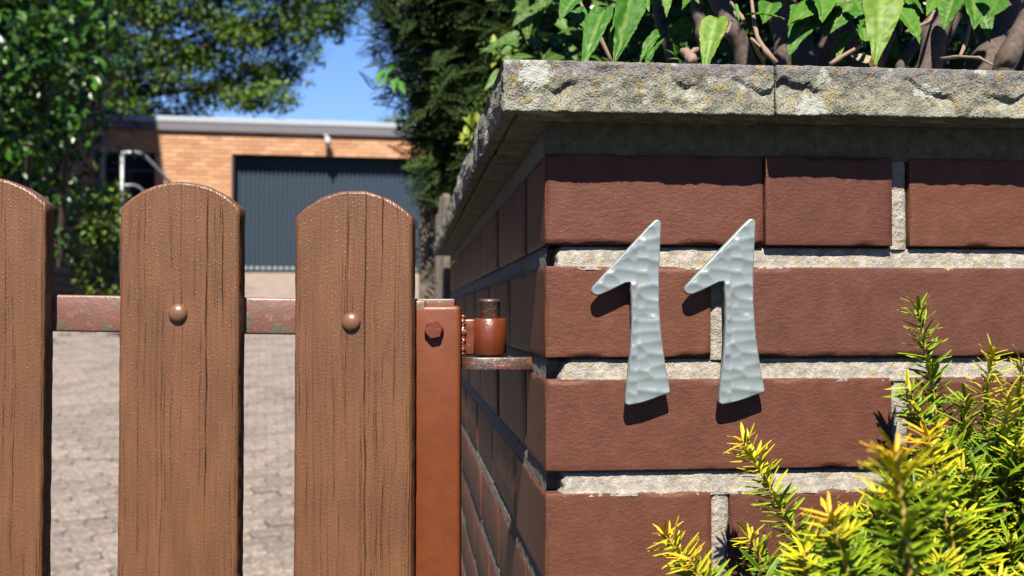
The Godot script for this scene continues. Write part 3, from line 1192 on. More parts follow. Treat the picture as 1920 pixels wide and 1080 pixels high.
func needle_mesh(edge: Color, mid: Color, w: float) -> ArrayMesh:
	var nv := 5
	return grid_mesh(4, nv, func(a: float, b: float) -> Vector3:
		var s := a * 2.0 - 1.0
		var prof := minf(1.0, b * 5.0 + 0.35) * pow(maxf(0.0, 1.0 - pow(b, 5.0)), 0.6)
		return Vector3(s * w * 0.5 * prof, b, 0.020 * (1.0 - absf(s)) - 0.13 * b * b), false, null, func(a: float, b: float) -> Color:
		var s := absf(a * 2.0 - 1.0)
		return mid.lerp(edge, smoothstep(0.3, 0.9, s)).lerp(edge, 0.6 * smoothstep(0.75, 1.0, b)))


func build_yew() -> void:
	var root := P(1780, 1500, 0.72)
	root.y = 0.0
	var yew := thing("yew_bush", "golden yew bush with yellow-tipped needle shoots in front of the brick wall", "shrub", root)
	var kinds := [
		needle_mesh(Color(0.27, 0.37, 0.012), Color(0.030, 0.110, 0.005), 0.165),
		needle_mesh(Color(0.36, 0.43, 0.012), Color(0.10, 0.22, 0.005), 0.165),
		needle_mesh(Color(0.58, 0.51, 0.014), Color(0.38, 0.38, 0.008), 0.155),
		needle_mesh(Color(0.74, 0.46, 0.02), Color(0.64, 0.38, 0.012), 0.15),
		needle_mesh(Color(0.13, 0.21, 0.010), Color(0.022, 0.070, 0.006), 0.17),
	]
	var r := RandomNumberGenerator.new()
	r.seed = 42
	var single := 0
	# tip px, bend px, foot px, depth at tip, depth at foot, kind of tip (0 long green, 1 rosette), needles as pieces
	var shoots := [
		[1722, 572, 1752, 760, 1800, 1000, 0.700, 0.70, 0.35, 54, true],
		[1862, 655, 1838, 790, 1850, 1090, 0.690, 0.68, 0.75, 46, true],
		[1392, 824, 1452, 930, 1560, 1130, 0.690, 0.68, 0.85, 52, true],
		[1247, 998, 1290, 1065, 1380, 1170, 0.665, 0.66, 0.95, 30, true],
		[1700, 725, 1735, 800, 1790, 930, 0.665, 0.68, 0.5, 30, true],
		[1680, 850, 1692, 950, 1712, 1130, 0.410, 0.40, 0.9, 44, true],
		[1556, 962, 1580, 1040, 1610, 1140, 0.500, 0.50, 1.0, 30, true],
		[1738, 812, 1752, 900, 1800, 1080, 0.560, 0.56, 1.0, 40, false],
		[1402, 1004, 1440, 1070, 1500, 1170, 0.685, 0.68, 0.6, 24, false],
		[1916, 672, 1912, 800, 1905, 1050, 0.690, 0.69, 0.6, 44, false],
		[1890, 735, 1880, 860, 1890, 1100, 0.650, 0.64, 0.6, 44, false],
		[1810, 745, 1806, 850, 1812, 1080, 0.680, 0.68, 0.35, 44, false],
		[1600, 960, 1625, 1030, 1680, 1150, 0.660, 0.66, 0.55, 30, false],
		[1290, 1045, 1320, 1090, 1380, 1170, 0.640, 0.64, 1.0, 22, false],
		[1500, 1010, 1520, 1080, 1560, 1180, 0.640, 0.63, 0.6, 24, false],
	]
	for k in 96:
		var u := r.randf_range(1470, 2080)
		var edge := lerpf(1010, 775, clampf((u - 1500) / 320.0, 0.0, 1.0))
		var v := edge + 20.0 + pow(r.randf(), 1.3) * 330.0
		var d := r.randf_range(0.60, 0.72) - 0.08 * clampf((v - 850.0) / 300.0, 0.0, 1.0)
		var lean := r.randf_range(-50, 60)
		shoots.append([u, v, u + lean * 0.4, v + 110, u + lean, v + 290, d, d + 0.02, r.randf_range(0.1, 0.95), 40, false])
	for k in 14:
		var u := r.randf_range(1960, 2250)
		var v := r.randf_range(650, 1050)
		var d := r.randf_range(0.60, 0.70)
		shoots.append([u, v, u - 10, v + 120, u - 20, v + 330, d, d + 0.01, r.randf_range(0.2, 0.9), 44, false])
	var rest := {}
	for i in kinds.size():
		rest[i] = []
	for s in shoots:
		var tip := P(s[0], s[1], s[6]) - root
		var mid := P(s[2], s[3], (s[6] + s[7]) * 0.5) - root
		var foot := P(s[4], s[5], s[7]) - root
		# curve through the three
		var pts := []
		var radii := []
		var n := 16
		for i in n + 1:
			var t := float(i) / n
			var p := foot.lerp(mid, minf(1.0, t * 2.0)) if t < 0.5 else mid.lerp(tip, t * 2.0 - 1.0)
			var q := foot * (1 - t) * (1 - t) + mid * 2.0 * t * (1 - t) + tip * t * t
			pts.append(p.lerp(q, 0.75))
			radii.append(lerpf(0.0019, 0.0008, t))
		var shoot: Node3D = null
		if s[10]:
			shoot = Node3D.new()
			used["shoot"] = used["shoot"] + 1 if used.has("shoot") else 0
			shoot.name = "shoot" if used["shoot"] == 0 else "shoot_%03d" % used["shoot"]
			yew.add_child(shoot, true)
			part("stem", tube(pts, radii, 7), M.yew_stem, shoot)
		else:
			part("stem", tube(pts, radii, 6), M.yew_stem, yew)
		var cnt := int(s[9] * 2.5)
		var a0 := r.randf() * TAU
		var young: float = s[8]
		var total := 0.0
		for i in n:
			total += pts[i].distance_to(pts[i + 1])
		var reach := minf(0.98, 0.155 / total)
		for i in cnt:
			var f := float(i) / cnt
			var t := 1.0 - reach * (1.0 - pow(f, 1.0))
			var x := t * n
			var k := mini(int(x), n - 1)
			var at: Vector3 = (pts[k] as Vector3).lerp(pts[k + 1], x - k)
			var dir: Vector3 = (pts[k + 1] - pts[k]).normalized()
			var side := dir.cross(Vector3(0.2, 0.1, 1.0)).normalized()
			var ang := a0 + i * 2.399 + r.randf_range(-0.25, 0.25)
			var outw := side.rotated(dir, ang)
			outw.z *= 0.85
			var near := 1.0 - f
			var open := deg_to_rad(lerpf(64.0, 20.0 + 52.0 * r.randf(), pow(f, 2.2)) + r.randf_range(-14, 14))
			var nd := (dir * cos(open) + outw.normalized() * sin(open)).normalized()
			nd = (nd + Vector3.UP * 0.12 * near).normalized()
			var length := (0.0205 - 0.0072 * pow(f, 3.0)) * r.randf_range(0.7, 1.15)
			if f < 0.12:
				length *= 0.8
			var face := (dir * sin(open) - outw * cos(open)).normalized()
			face = (face * 0.8 + Vector3(r.randf_range(-0.4, 0.4), 0.5, 0.25)).normalized()
			var ag := f * f * young * 1.15 + r.randf_range(-0.12, 0.12) + 0.25 * young
			var kd := 4 if ag < 0.02 else (0 if ag < 0.30 else (1 if ag < 0.58 else (2 if ag < 1.12 else 3)))
			if s[8] < 0.3 and kd > 2:
				kd = 2
			var xf := leaf_at(at, at + nd * length, face)
			if shoot and single < 292:
				part("needle", kinds[kd], M.yew_needle, shoot, xf)
				single += 1
			else:
				rest[kd].append(xf)
	# inner needles that close the bush
	for i in 5200:
		var u := r.randf_range(1420, 2200)
		var edge := lerpf(1060, 830, clampf((u - 1480) / 300.0, 0.0, 1.0))
		var v := edge + pow(r.randf(), 0.8) * 420.0
		var p := P(u, v, r.randf_range(0.63, 0.735)) - root
		var nd := Vector3(r.randf_range(-0.8, 0.8), r.randf_range(0.0, 1.0), r.randf_range(-0.2, 0.9)).normalized()
		rest[4 if r.randf() < 0.5 else (0 if r.randf() < 0.8 else 1)].append(leaf_at(p, p + nd * r.randf_range(0.015, 0.023), Vector3(r.randf_range(-0.6, 0.6), 1.0, 0.6)))
	for i in kinds.size():
		many("needle_mass", kinds[i], M.yew_needle, yew, rest[i], [])


func build_shrub() -> void:
	var at := Vector3(0.25, 1.07, -0.32)
	var bush := thing("garden_shrub", "leafy green shrub with bare brown stems growing behind the stone coping", "shrub", at)
	var G := Color(0.028, 0.108, 0.007)
	var G2 := Color(0.050, 0.150, 0.010)
	var PALE := Color(0.082, 0.175, 0.014)
	var RIB := Color(0.11, 0.20, 0.035)
	# base u, v; tip u, v; depth base, tip; width; fold; curl; kind (0 green, 1 light, 2 pale yellow-green, 3 dry beige, 4 dry brown); facing
	var leaves := [
		[1134, 16, 1087, 116, 0.86, 0.80, 0.30, 0.35, 0.25, 0, Vector3(-0.3, 0.5, 0.9)],
		[1184, -12, 1158, 112, 0.84, 0.79, 0.36, 0.3, 0.2, 0, Vector3(0.25, 0.4, 0.9)],
		[1206, -6, 1176, 66, 0.87, 0.84, 0.30, 0.3, 0.2, 1, Vector3(0.6, 0.4, 0.8)],
		[1196, -18, 1136, 58, 0.88, 0.84, 0.26, 0.4, 0.1, 0, Vector3(-0.5, 0.6, 0.6)],
		[1246, 58, 1178, 98, 0.87, 0.83, 0.24, 0.5, 0.7, 0, Vector3(0.0, 0.9, 0.4)],
		[1248, 64, 1196, 116, 0.87, 0.82, 0.26, 0.4, 0.3, 0, Vector3(-0.6, 0.4, 0.6)],
		[1160, 4, 1140, -40, 0.9, 0.88, 0.4, 0.3, 0.2, 1, Vector3(0, 0.6, 0.8)],
		[1344, 34, 1318, 122, 0.83, 0.795, 0.46, 0.42, 0.35, 2, Vector3(-0.35, 0.5, 0.9)],
		[1346, 36, 1352, 78, 0.83, 0.82, 0.42, 0.6, 0.5, 2, Vector3(0.7, 0.3, 0.8)],
		[1252, -34, 1250, 26, 0.86, 0.83, 0.34, 0.3, 0.2, 1, Vector3(-0.2, 0.3, 0.9)],
		[1292, -20, 1283, 14, 0.86, 0.84, 0.4, 0.3, 0.2, 1, Vector3(0.4, 0.3, 0.9)],
		[1400, 28, 1474, 21, 0.86, 0.83, 0.26, 0.4, 0.3, 1, Vector3(0.1, 0.9, 0.5)],
		[1378, 8, 1388, 36, 0.85, 0.84, 0.3, 0.4, 0.3, 1, Vector3(0.1, 0.6, 0.7)],
		[1562, 4, 1482, 14, 0.86, 0.80, 0.42, 0.25, 0.35, 1, Vector3(-0.1, 0.8, 0.7)],
		[1536, -22, 1552, 29, 0.84, 0.80, 0.66, 0.3, 0.3, 1, Vector3(0.2, 0.4, 0.9)],
		[1534, 18, 1481, 58, 0.86, 0.80, 0.56, 0.25, 0.55, 0, Vector3(-0.3, 0.6, 0.8)],
		[1600, 6, 1556, 34, 0.87, 0.82, 0.62, 0.2, 0.5, 0, Vector3(-0.1, 0.6, 0.8)],
		[1588, -14, 1624, 20, 0.84, 0.82, 0.36, 0.3, 0.3, 1, Vector3(0.2, 0.8, 0.5)],
		[1655, -30, 1648, 110, 0.80, 0.755, 0.47, 0.28, 0.25, 2, Vector3(-0.15, 0.3, 1.0)],
		[1682, 16, 1736, 68, 0.83, 0.80, 0.74, 0.22, 0.35, 1, Vector3(0.25, 0.45, 0.9)],
		[1618, 52, 1626, 84, 0.84, 0.82, 0.66, 0.3, 0.3, 1, Vector3(0.0, 0.3, 0.9)],
		[1610, 22, 1620, 48, 0.86, 0.84, 0.5, 0.3, 0.3, 0, Vector3(0.3, 0.3, 0.9)],
		[1601, 60, 1562, 96, 0.88, 0.84, 0.34, 0.4, 0.3, 2, Vector3(-0.4, 0.8, 0.4)],
		[1816, -12, 1848, 27, 0.84, 0.80, 0.85, 0.3, 0.6, 0, Vector3(0.2, 0.6, 0.7)],
		[1842, -24, 1876, 15, 0.82, 0.80, 0.5, 0.3, 0.3, 1, Vector3(0.4, 0.5, 0.8)],
		[1700, -8, 1738, 18, 0.86, 0.84, 0.5, 0.3, 0.3, 0, Vector3(0.4, 0.5, 0.8)],
		[1752, 0, 1740, 22, 0.85, 0.83, 0.5, 0.3, 0.3, 1, Vector3(-0.1, 0.5, 0.8)],
		[1270, 102, 1262, 78, 0.81, 0.805, 0.40, 0.5, 0.1, 1, Vector3(-0.4, 0.5, 0.9)],
		[1268, 108, 1250, 88, 0.81, 0.80, 0.42, 0.5, 0.3, 1, Vector3(-0.1, 0.7, 0.7)],
		[1276, 114, 1254, 106, 0.80, 0.795, 0.45, 0.5, 0.3, 1, Vector3(0.1, 0.9, 0.5)],
		[1630, 116, 1586, 92, 0.86, 0.87, 0.85, 0.1, 0.3, 3, Vector3(0.2, 0.5, 0.8)],
		[1640, 128, 1652, 84, 0.85, 0.85, 0.8, 0.2, 0.2, 4, Vector3(0.1, 0.4, 0.9)],
		[1222, 116, 1206, 104, 0.82, 0.81, 0.6, 0.2, 0.3, 0, Vector3(0.0, 0.9, 0.5)],
	]
	for i in leaves.size():
		var l: Array = leaves[i]
		var c: Array = [[G, RIB, G2], [G2, RIB, Color(0.08, 0.19, 0.014)], [PALE, Color(0.17, 0.26, 0.05), Color(0.17, 0.24, 0.02)], [Color(0.28, 0.25, 0.16), Color(0.34, 0.3, 0.2), Color(0.30, 0.27, 0.18)], [Color(0.14, 0.075, 0.035), Color(0.2, 0.1, 0.05), Color(0.16, 0.09, 0.04)]][l[9]]
		var mesh := leaf_mesh(l[6] * 0.84, l[7], l[8], 17, c[0], c[1], c[2], 600 + i, 0.44 if l[6] < 0.5 else 0.38)
		part("leaf", mesh, M.shrub_leaf, bush, leaf_at(P(l[0], l[1], l[4]) - at, P(l[2], l[3], l[5]) - at, l[10]))
	var rs := RandomNumberGenerator.new()
	rs.seed = 77
	for k in 13:
		var u := rs.randf_range(1060, 1910)
		var v := rs.randf_range(-40, 26)
		var dd := rs.randf_range(0.86, 0.98)
		var a := rs.randf_range(-1.2, 1.2)
		var l := rs.randf_range(34, 62)
		var mesh := leaf_mesh(rs.randf_range(0.4, 0.62), 0.3, rs.randf_range(0.1, 0.5), 13, G if rs.randf() < 0.6 else G2, RIB, G2, 700 + k, 0.42)
		part("leaf", mesh, M.shrub_leaf, bush, leaf_at(P(u, v, dd) - at, P(u + sin(a) * l, v + cos(a) * l, dd - 0.03) - at, Vector3(rs.randf_range(-0.5, 0.5), rs.randf_range(0.3, 0.9), 0.8)))
	# stems: list of [u, v, depth], thickness start / end
	var stems := [
		[[[1400, 135, 1.02], [1372, 60, 1.02], [1345, -20, 1.04], [1325, -120, 1.05]], 0.0125, 0.010],
		[[[1340, 140, 1.2], [1318, 60, 1.18], [1296, -30, 1.2]], 0.010, 0.008],
		[[[1470, 130, 1.05], [1456, 40, 1.06], [1462, -60, 1.08]], 0.011, 0.008],
		[[[1520, 135, 1.1], [1500, 60, 1.12], [1478, 0, 1.15], [1470, -80, 1.2]], 0.014, 0.010],
		[[[1548, 135, 1.2], [1560, 50, 1.2], [1590, -50, 1.2]], 0.013, 0.010],
		[[[1735, 135, 0.93], [1758, 60, 0.94], [1786, -20, 0.95], [1800, -120, 0.97]], 0.0135, 0.0115],
		[[[1762, 135, 1.0], [1784, 60, 1.0], [1800, 10, 1.0], [1826, -60, 1.02]], 0.008, 0.006],
		[[[1690, 132, 0.98], [1722, 70, 1.0], [1752, 20, 1.0], [1776, -50, 1.0]], 0.006, 0.005],
		[[[1840, 140, 1.0], [1872, 70, 1.02], [1892, 0, 1.04], [1900, -100, 1.05]], 0.022, 0.016],
		[[[1880, 140, 0.92], [1905, 70, 0.93], [1940, 0, 0.95]], 0.012, 0.010],
		[[[1606, 130, 1.3], [1590, 60, 1.3], [1560, -40, 1.3]], 0.012, 0.009],
		[[[1640, 135, 1.12], [1660, 60, 1.14], [1672, -30, 1.16]], 0.012, 0.009],
		[[[1260, 130, 1.25], [1240, 60, 1.25], [1226, -40, 1.28]], 0.008, 0.006],
		[[[1930, 135, 1.1], [1935, 60, 1.1], [1950, -40, 1.1]], 0.016, 0.012],
	]
	for s in stems:
		var c := Curve3D.new()
		for q in s[0]:
			c.add_point(P(q[0], q[1], q[2]) - at)
		var pts := []
		var radii := []
		var first: Vector3 = P(s[0][0][0], s[0][0][1] + 60.0, s[0][0][2]) - at
		pts.append(first)
		radii.append(s[1] * 1.1)
		var no := noise(int(s[0][0][0]), 0.02, 2)
		for k in 15:
			var q := k / 14.0
			var i: float = q * (s[0].size() - 1)
			var p := c.samplef(i)
			pts.append(p + Vector3(no.get_noise_2d(k * 9.0, 0), 0, no.get_noise_2d(0, k * 9.0)) * 0.006)
			radii.append(0.82 * lerpf(s[1], s[2], q) * (1.0 + 0.22 * no.get_noise_2d(k * 22.0, 5.0)))
		part("stem", tube(pts, radii, 12), M.bark, bush)
	var twigs := [
		[[[1456, 118, 0.83], [1436, 96, 0.83], [1420, 70, 0.85], [1414, 40, 0.86], [1408, -10, 0.88]], 0.0026],
		[[[1432, 118, 0.9], [1408, 72, 0.83], [1426, 88, 0.82]], 0.0018],
		[[[1148, 118, 0.95], [1120, 60, 0.95], [1095, 20, 0.96], [1078, -20, 0.97]], 0.0022],
		[[[1556, 121, 0.83], [1580, 105, 0.83], [1620, 82, 0.85], [1650, 40, 0.9]], 0.0024],
		[[[1764, 110, 0.84], [1800, 106, 0.82], [1836, 108, 0.81], [1862, 122, 0.80]], 0.0016],
		[[[1800, 106, 0.82], [1812, 78, 0.83], [1822, 30, 0.85], [1830, -10, 0.86]], 0.0018],
		[[[1290, 108, 0.81], [1300, 96, 0.81], [1310, 92, 0.82]], 0.0032],
		[[[1300, 116, 0.8], [1288, 100, 0.81], [1280, 96, 0.82]], 0.005],
		[[[1352, 70, 0.82], [1364, 60, 0.83], [1372, 40, 0.9]], 0.0018],
		[[[1394, 38, 0.86], [1384, 22, 0.87], [1370, 4, 0.9]], 0.0022],
		[[[1700, 60, 0.88], [1742, 40, 0.9], [1752, 20, 0.93]], 0.002],
		[[[1548, 10, 0.85], [1590, 4, 0.87], [1606, -30, 0.9]], 0.0026],
	]
	for s in twigs:
		var pts := []
		var radii := []
		for q in s[0]:
			pts.append(P(q[0], q[1], q[2]) - at)
		var c := Curve3D.new()
		for p in pts:
			c.add_point(p)
		var out := []
		for k in 10:
			out.append(c.samplef(k / 9.0 * (pts.size() - 1)))
			radii.append(s[1] * 0.8 * (1.0 - 0.3 * k / 9.0) * (1.35 if k % 4 == 2 else 1.0))
		part("twig", tube(out, radii, 7), M.twig, bush)
	# the leafy roof of the shrub above the picture, and its shaded inside
	var r := RandomNumberGenerator.new()
	r.seed = 9
	var unit := leaf_mesh(0.42, 0.3, 0.3, 9, Color(0.06, 0.14, 0.02), Color(0.12, 0.2, 0.05), Color(0.08, 0.17, 0.02), 640)
	var xs := []
	var cs := []
	for i in 7400:
		var p := Vector3(r.randf_range(0.06, 1.0), 0, 0)
		if i < 3300:
			p.y = r.randf_range(1.385, 2.15)
			p.z = -0.02 - 0.55 * pow(r.randf(), 1.5) - 0.25 * maxf(0.0, p.y - 1.7)
			if (p.y < 1.42 and p.z > -0.06) or p.x < 0.08 - 0.17 * p.z:
				continue
		else:
			p.y = r.randf_range(1.0, 1.9)
			p.z = r.randf_range(-1.2, -0.55)
		var dr := Vector3(r.randf_range(-1, 1), r.randf_range(-0.9, 0.3), r.randf_range(-0.4, 1.0)).normalized()
		var l := r.randf_range(0.04, 0.075)
		xs.append(leaf_at(p - at, p - at + dr * l, Vector3(r.randf_range(-0.5, 0.5), 0.7, 0.7)))
		var k := r.randf_range(0.6, 1.2)
		cs.append(Color(k, k, k))
	many("foliage", unit, M.shrub_leaf, bush, xs, cs)
	var bed := thing("flower_bed", "dark soil of the raised bed behind the wall", "", Vector3(0.0, 0, 0))
	bed.set_meta("kind", "structure")
	part("soil", grid_mesh(30, 30, func(a: float, b: float) -> Vector3:
		return Vector3(0.12 + a * 4.0, 1.075 + 0.02 * sin(a * 40.0) * sin(b * 33.0), -0.115 - b * 6.0), false), M.soil, bed)


# simple leaves for crowns: a folded lozenge, unit length
func lozenge(w: float, c: Color) -> ArrayMesh:
	var st := begin()
	st.set_smooth_group(1)
	var p := [Vector3(0, 0, 0), Vector3(-w * 0.5, 0.42, 0.09), Vector3(-w * 0.3, 0.76, 0.05), Vector3(0, 1, -0.06), Vector3(w * 0.3, 0.76, 0.05), Vector3(w * 0.5, 0.42, 0.09), Vector3(0, 0.45, 0)]
	for k in 6:
		for i in [6, k, (k + 1) % 6]:
			st.set_color(c)
			st.add_vertex(p[i])
	st.generate_normals()
	return st.commit()


# a flat drooping spray of scale leaves
func spray(c: Color, tipc: Color) -> ArrayMesh:
	var st := begin()
	st.set_smooth_group(-1)
	for k in 13:
		var t := k / 12.0
		var at := Vector3(0, t * 0.8, -0.18 * t * t)
		var s := -1.0 if k % 2 else 1.0
		var l := 0.42 * (1.0 - 0.55 * t)
		var d := Vector3(s * 0.75, 0.65, -0.2 * t).normalized()
		if k == 12:
			d = Vector3(0, 1, -0.4).normalized()
		var n := d.cross(Vector3(0, 0, 1)).normalized() * 0.035
		var tip := at + d * l
		var mid := at + d * l * 0.5 + Vector3(0, 0, 0.02)
		for q in [[at, c], [mid + n, c], [tip, tipc], [at, c], [tip, tipc], [mid - n, c]]:
			st.set_color(q[1])
			st.add_vertex(q[0])
	for q in [Vector3(-0.012, 0, 0), Vector3(0.012, 0, 0), Vector3(0, 0.85, -0.18)]:
		st.set_color(c)
		st.add_vertex(q)
	st.generate_normals()
	return st.commit()


func clump(r: RandomNumberGenerator, xs: Array, cs: Array, at: Vector3, size: Vector3, count: int, leaf: float, tone: float, down := 0.3) -> void:
	for i in count:
		var v := Vector3(r.randfn(0, 0.42), r.randfn(0, 0.42), r.randfn(0, 0.42))
		if v.length() > 1.1:
			v = v.normalized() * r.randf_range(0.5, 1.1)
		var p := at + v * size
		var d := (Vector3(r.randf_range(-1, 1), r.randf_range(-1, 1) - down, r.randf_range(-1, 1)) + v * 0.8).normalized()
		xs.append(leaf_at(p, p + d * leaf * r.randf_range(0.7, 1.25), Vector3(r.randf_range(-0.7, 0.7), 1.0, r.randf_range(-0.3, 0.9))))
		var k := tone * r.randf_range(0.7, 1.25)
		cs.append(Color(k * r.randf_range(0.85, 1.15), k, k))


func limb(pts: Array, r0: float, r1: float, sides := 9) -> ArrayMesh:
	var c := Curve3D.new()
	for p in pts:
		c.add_point(p)
	var out := []
	var radii := []
	for k in 13:
		out.append(c.samplef(k / 12.0 * (pts.size() - 1)))
		radii.append(lerpf(r0, r1, k / 12.0))
	return tube(out, radii, sides)


func build_trees() -> void:
	var r := RandomNumberGenerator.new()
	r.seed = 1234
	# broad tree behind the garage; clump places as seen in gaps of sky
	var foot := P(190, 560, 25.0)
	foot.y = ground_y(foot.z)
	var t := thing("broad_tree", "large broad-leaved tree spreading its crown above the garage roof", "tree", foot)
	var cl := []
	for row in [
		[-60, 190, 700, 26], [-10, 180, 655, 24], [40, 180, 640, 22], [85, 190, 600, 18], [125, 190, 560, 15], [160, 190, 520, 11], [195, 195, 500, 7],
	]:
		for k in row[3]:
			var u := lerpf(row[1], row[2], (k + r.randf_range(0.1, 0.9)) / row[3])
			cl.append([u, row[0] + r.randf_range(-22, 22), r.randf_range(23.5, 27.5), r.randf_range(0.7, 1.2)])
	for q in [[640, 20, 24.0, 0.8], [625, 55, 24.5, 0.8], [590, 105, 24, 0.6], [545, 185, 24, 0.55], [520, 195, 25, 0.7], [505, 165, 25, 0.8], [470, 185, 25, 0.7], [655, -10, 24.0, 0.8], [582, 152, 24, 0.12], [250, 200, 24, 0.9], [205, 150, 24, 1.0], [215, 200, 24, 0.9]]:
		cl.append(q)
	var xs := []
	var cs := []
	for q in cl:
		var s: float = q[3] * 0.60
		clump(r, xs, cs, P(q[0], q[1], q[2]) - foot, Vector3(s, s * 0.62, s), int(300 * q[3] * q[3]) + 6, 0.13, [0.75, 1.0, 1.35, 1.0][r.randi() % 4])
	for k in 60:
		var p := P(r.randf_range(60, 760), r.randf_range(-620, -90), r.randf_range(22, 28))
		clump(r, xs, cs, p - foot, Vector3(1.1, 0.7, 1.1), 110, 0.13, 1.0)
	many("crown", lozenge(0.5, Color(0.075, 0.145, 0.012)), M.tree_leaf, t, xs, cs)
	var b0 := P(190, 150, 25.5) - foot
	part("trunk", limb([Vector3.ZERO, Vector3(0.1, 2.0, 0.1), b0, P(200, -200, 25.5) - foot], 0.34, 0.16), M.bark, t)
	for q in [[[190, 150], [330, 110], [470, 50], [560, 10]], [[190, 60], [330, 80], [425, 40], [396, -10]], [[190, 140], [160, 90], [120, 40], [90, -40]], [[195, 0], [330, -60], [520, -110], [640, -130]], [[190, 190], [300, 175], [430, 160], [520, 165]]]:
		var pts := []
		for w in q:
			pts.append(P(w[0], w[1], 25.3) - foot)
		part("limb", limb(pts, 0.085, 0.03), M.bark, t)
	# far round bushes beyond the roof
	for q in [[560, 228, 34.0, 0.55, "round green treetop far behind the garage roof, under the broad tree"], [728, 226, 36.0, 0.65, "pale blue-green treetop far behind the garage roof, beside the conifer"], [770, 214, 33.0, 0.6, "light green treetop far behind the garage roof, half hidden by the conifer"]]:
		var f := P(q[0], 560, q[2])
		f.y = ground_y(f.z)
		var w := thing("far_tree", q[4], "tree", f, "treetops behind the garage roof")
		var x2 := []
		var c2 := []
		var top := P(q[0], q[1], q[2]) - f
		for k in 9:
			clump(r, x2, c2, top + Vector3(r.randf_range(-0.5, 0.5), r.randf_range(-0.9, 0.0), r.randf_range(-0.5, 0.5)), Vector3(0.5, 0.4, 0.5) * q[3] * 1.6, 110, 0.13, 1.3)
		many("crown", lozenge(0.5, Color(0.07, 0.12, 0.02)), M.tree_leaf, w, x2, c2)
		part("trunk", limb([Vector3.ZERO, top * 0.5, top], 0.12, 0.05), M.bark, w)
	# laurel beside the drive, its head leaning out over a dark hollow
	foot = P(40, 560, 10.4)
	foot.y = ground_y(foot.z)
	t = thing("laurel_bush", "tall glossy dark green laurel beside the drive, leaning out over a low wall", "shrub", foot)
	xs = []
	cs = []
	for q in [
		[20, 20, 8.6, 0.55], [70, 60, 8.6, 0.5], [35, 100, 8.4, 0.45], [90, 110, 8.8, 0.5], [130, 50, 9.5, 0.5], [10, 150, 8.4, 0.45], [60, 155, 8.6, 0.45], [92, 168, 8.8, 0.4], [150, 110, 9.7, 0.45], [25, 195, 8.6, 0.4], [85, 205, 8.8, 0.4], [140, 195, 9.7, 0.4], [165, 160, 9.8, 0.35], [60, 235, 9.0, 0.35], [120, 235, 9.7, 0.3], [10, 235, 8.9, 0.4], [190, 60, 9.6, 0.4], [170, 20, 9.6, 0.45], [215, 110, 10.0, 0.35], [40, 280, 9.4, 0.4],
	]:
		clump(r, xs, cs, P(q[0], q[1], q[2]) - foot, Vector3.ONE * q[3] * 0.85, int(q[3] * 165), 0.125, [0.6, 0.9, 1.3][r.randi() % 3], 0.1)
	for k in 200:  # unseen part of the crown, thickened to shade the hollow
		var u := r.randf_range(-420, 200)
		var v := r.randf_range(-520, 210)
		if u > 0 and v > -30:
			continue
		clump(r, xs, cs, P(u, v, r.randf_range(9.5, 11.2)) - foot, Vector3.ONE * 0.55, 120, 0.11, 1.0, 0.1)
	# unseen clumps added along the drive to keep sky light off the flank
	for k in 150:
		var p := Vector3(r.randf_range(-4.9, -3.7), 0.0, r.randf_range(-8.0, 0.6))
		p.y = ground_y(p.z) + r.randf_range(0.2, 2.6)
		var q := project(p)
		if q.z > 0.3 and q.x > -260.0:
			continue
		clump(r, xs, cs, p - foot, Vector3.ONE * 0.5, 90, 0.12, 1.0, 0.1)
	# the hollow behind and beneath
	for k in 210:
		var u := r.randf_range(-420, 186)
		var v := r.randf_range(-60, 520)
		if u > 158 and v > 225:
			continue
		clump(r, xs, cs, P(u, v, r.randf_range(10.4, 11.6)) - foot, Vector3(0.6, 0.5, 0.4), 110, 0.11, 1.0, 0.1)
	many("crown", lozenge(0.42, Color(0.029, 0.092, 0.006)), M.laurel_leaf, t, xs, cs)
	for q in [[40, 0.05], [-60, 0.06], [110, 0.04]]:
		part("trunk", limb([P(q[0], 560, 10.6) - foot, P(q[0] + 10, 350, 10.2) - foot, P(q[0] + 30, 120, 9.4) - foot], q[1], q[1] * 0.5), M.bark, t)
	# small lit bush in front of the steps
	foot = P(188, 470, 9.5)
	foot.y = ground_y(foot.z)
	t = thing("small_bush", "small light green bush below the stair handrail", "shrub", foot)
	xs = []
	cs = []
	for q in [[178, 372, 0.9], [200, 366, 1.1], [212, 388, 1.1], [186, 398, 0.9], [206, 410, 0.7], [176, 420, 0.5], [200, 440, 0.4], [165, 395, 0.7], [185, 460, 0.35], [212, 365, 1.0], [182, 440, 0.7], [204, 470, 0.7], [168, 450, 0.7], [212, 440, 0.7], [190, 505, 0.7], [172, 525, 0.7], [206, 530, 0.7], [150, 500, 0.7], [190, 560, 0.7], [160, 570, 0.7], [215, 575, 0.7]]:  # lower clumps toned darker: shade put into the leaf colour
		clump(r, xs, cs, P(q[0] + r.randf_range(-8, 4), q[1], 9.3 + r.randf_range(-0.2, 0.2)) - foot, Vector3.ONE * 0.14, 95, 0.055, q[2] * 1.1, 0.0)
	many("crown", lozenge(0.55, Color(0.14, 0.235, 0.03)), M.tree_leaf, t, xs, cs)
	part("stem", limb([Vector3.ZERO, P(190, 430, 9.3) - foot, P(196, 385, 9.3) - foot], 0.03, 0.012), M.bark, t)
	# conifer on the right, its sprays hanging over the fence
	foot = Vector3(0.95, ground_y(-4.0), -4.1)
	t = thing("conifer", "dark evergreen conifer hanging over the fence beside the drive", "tree", foot)
	xs = []
	cs = []
	var outline := [[-80, 672], [0, 690], [40, 704], [90, 716], [140, 738], [175, 756], [230, 774], [290, 790], [350, 798], [400, 822], [440, 845]]
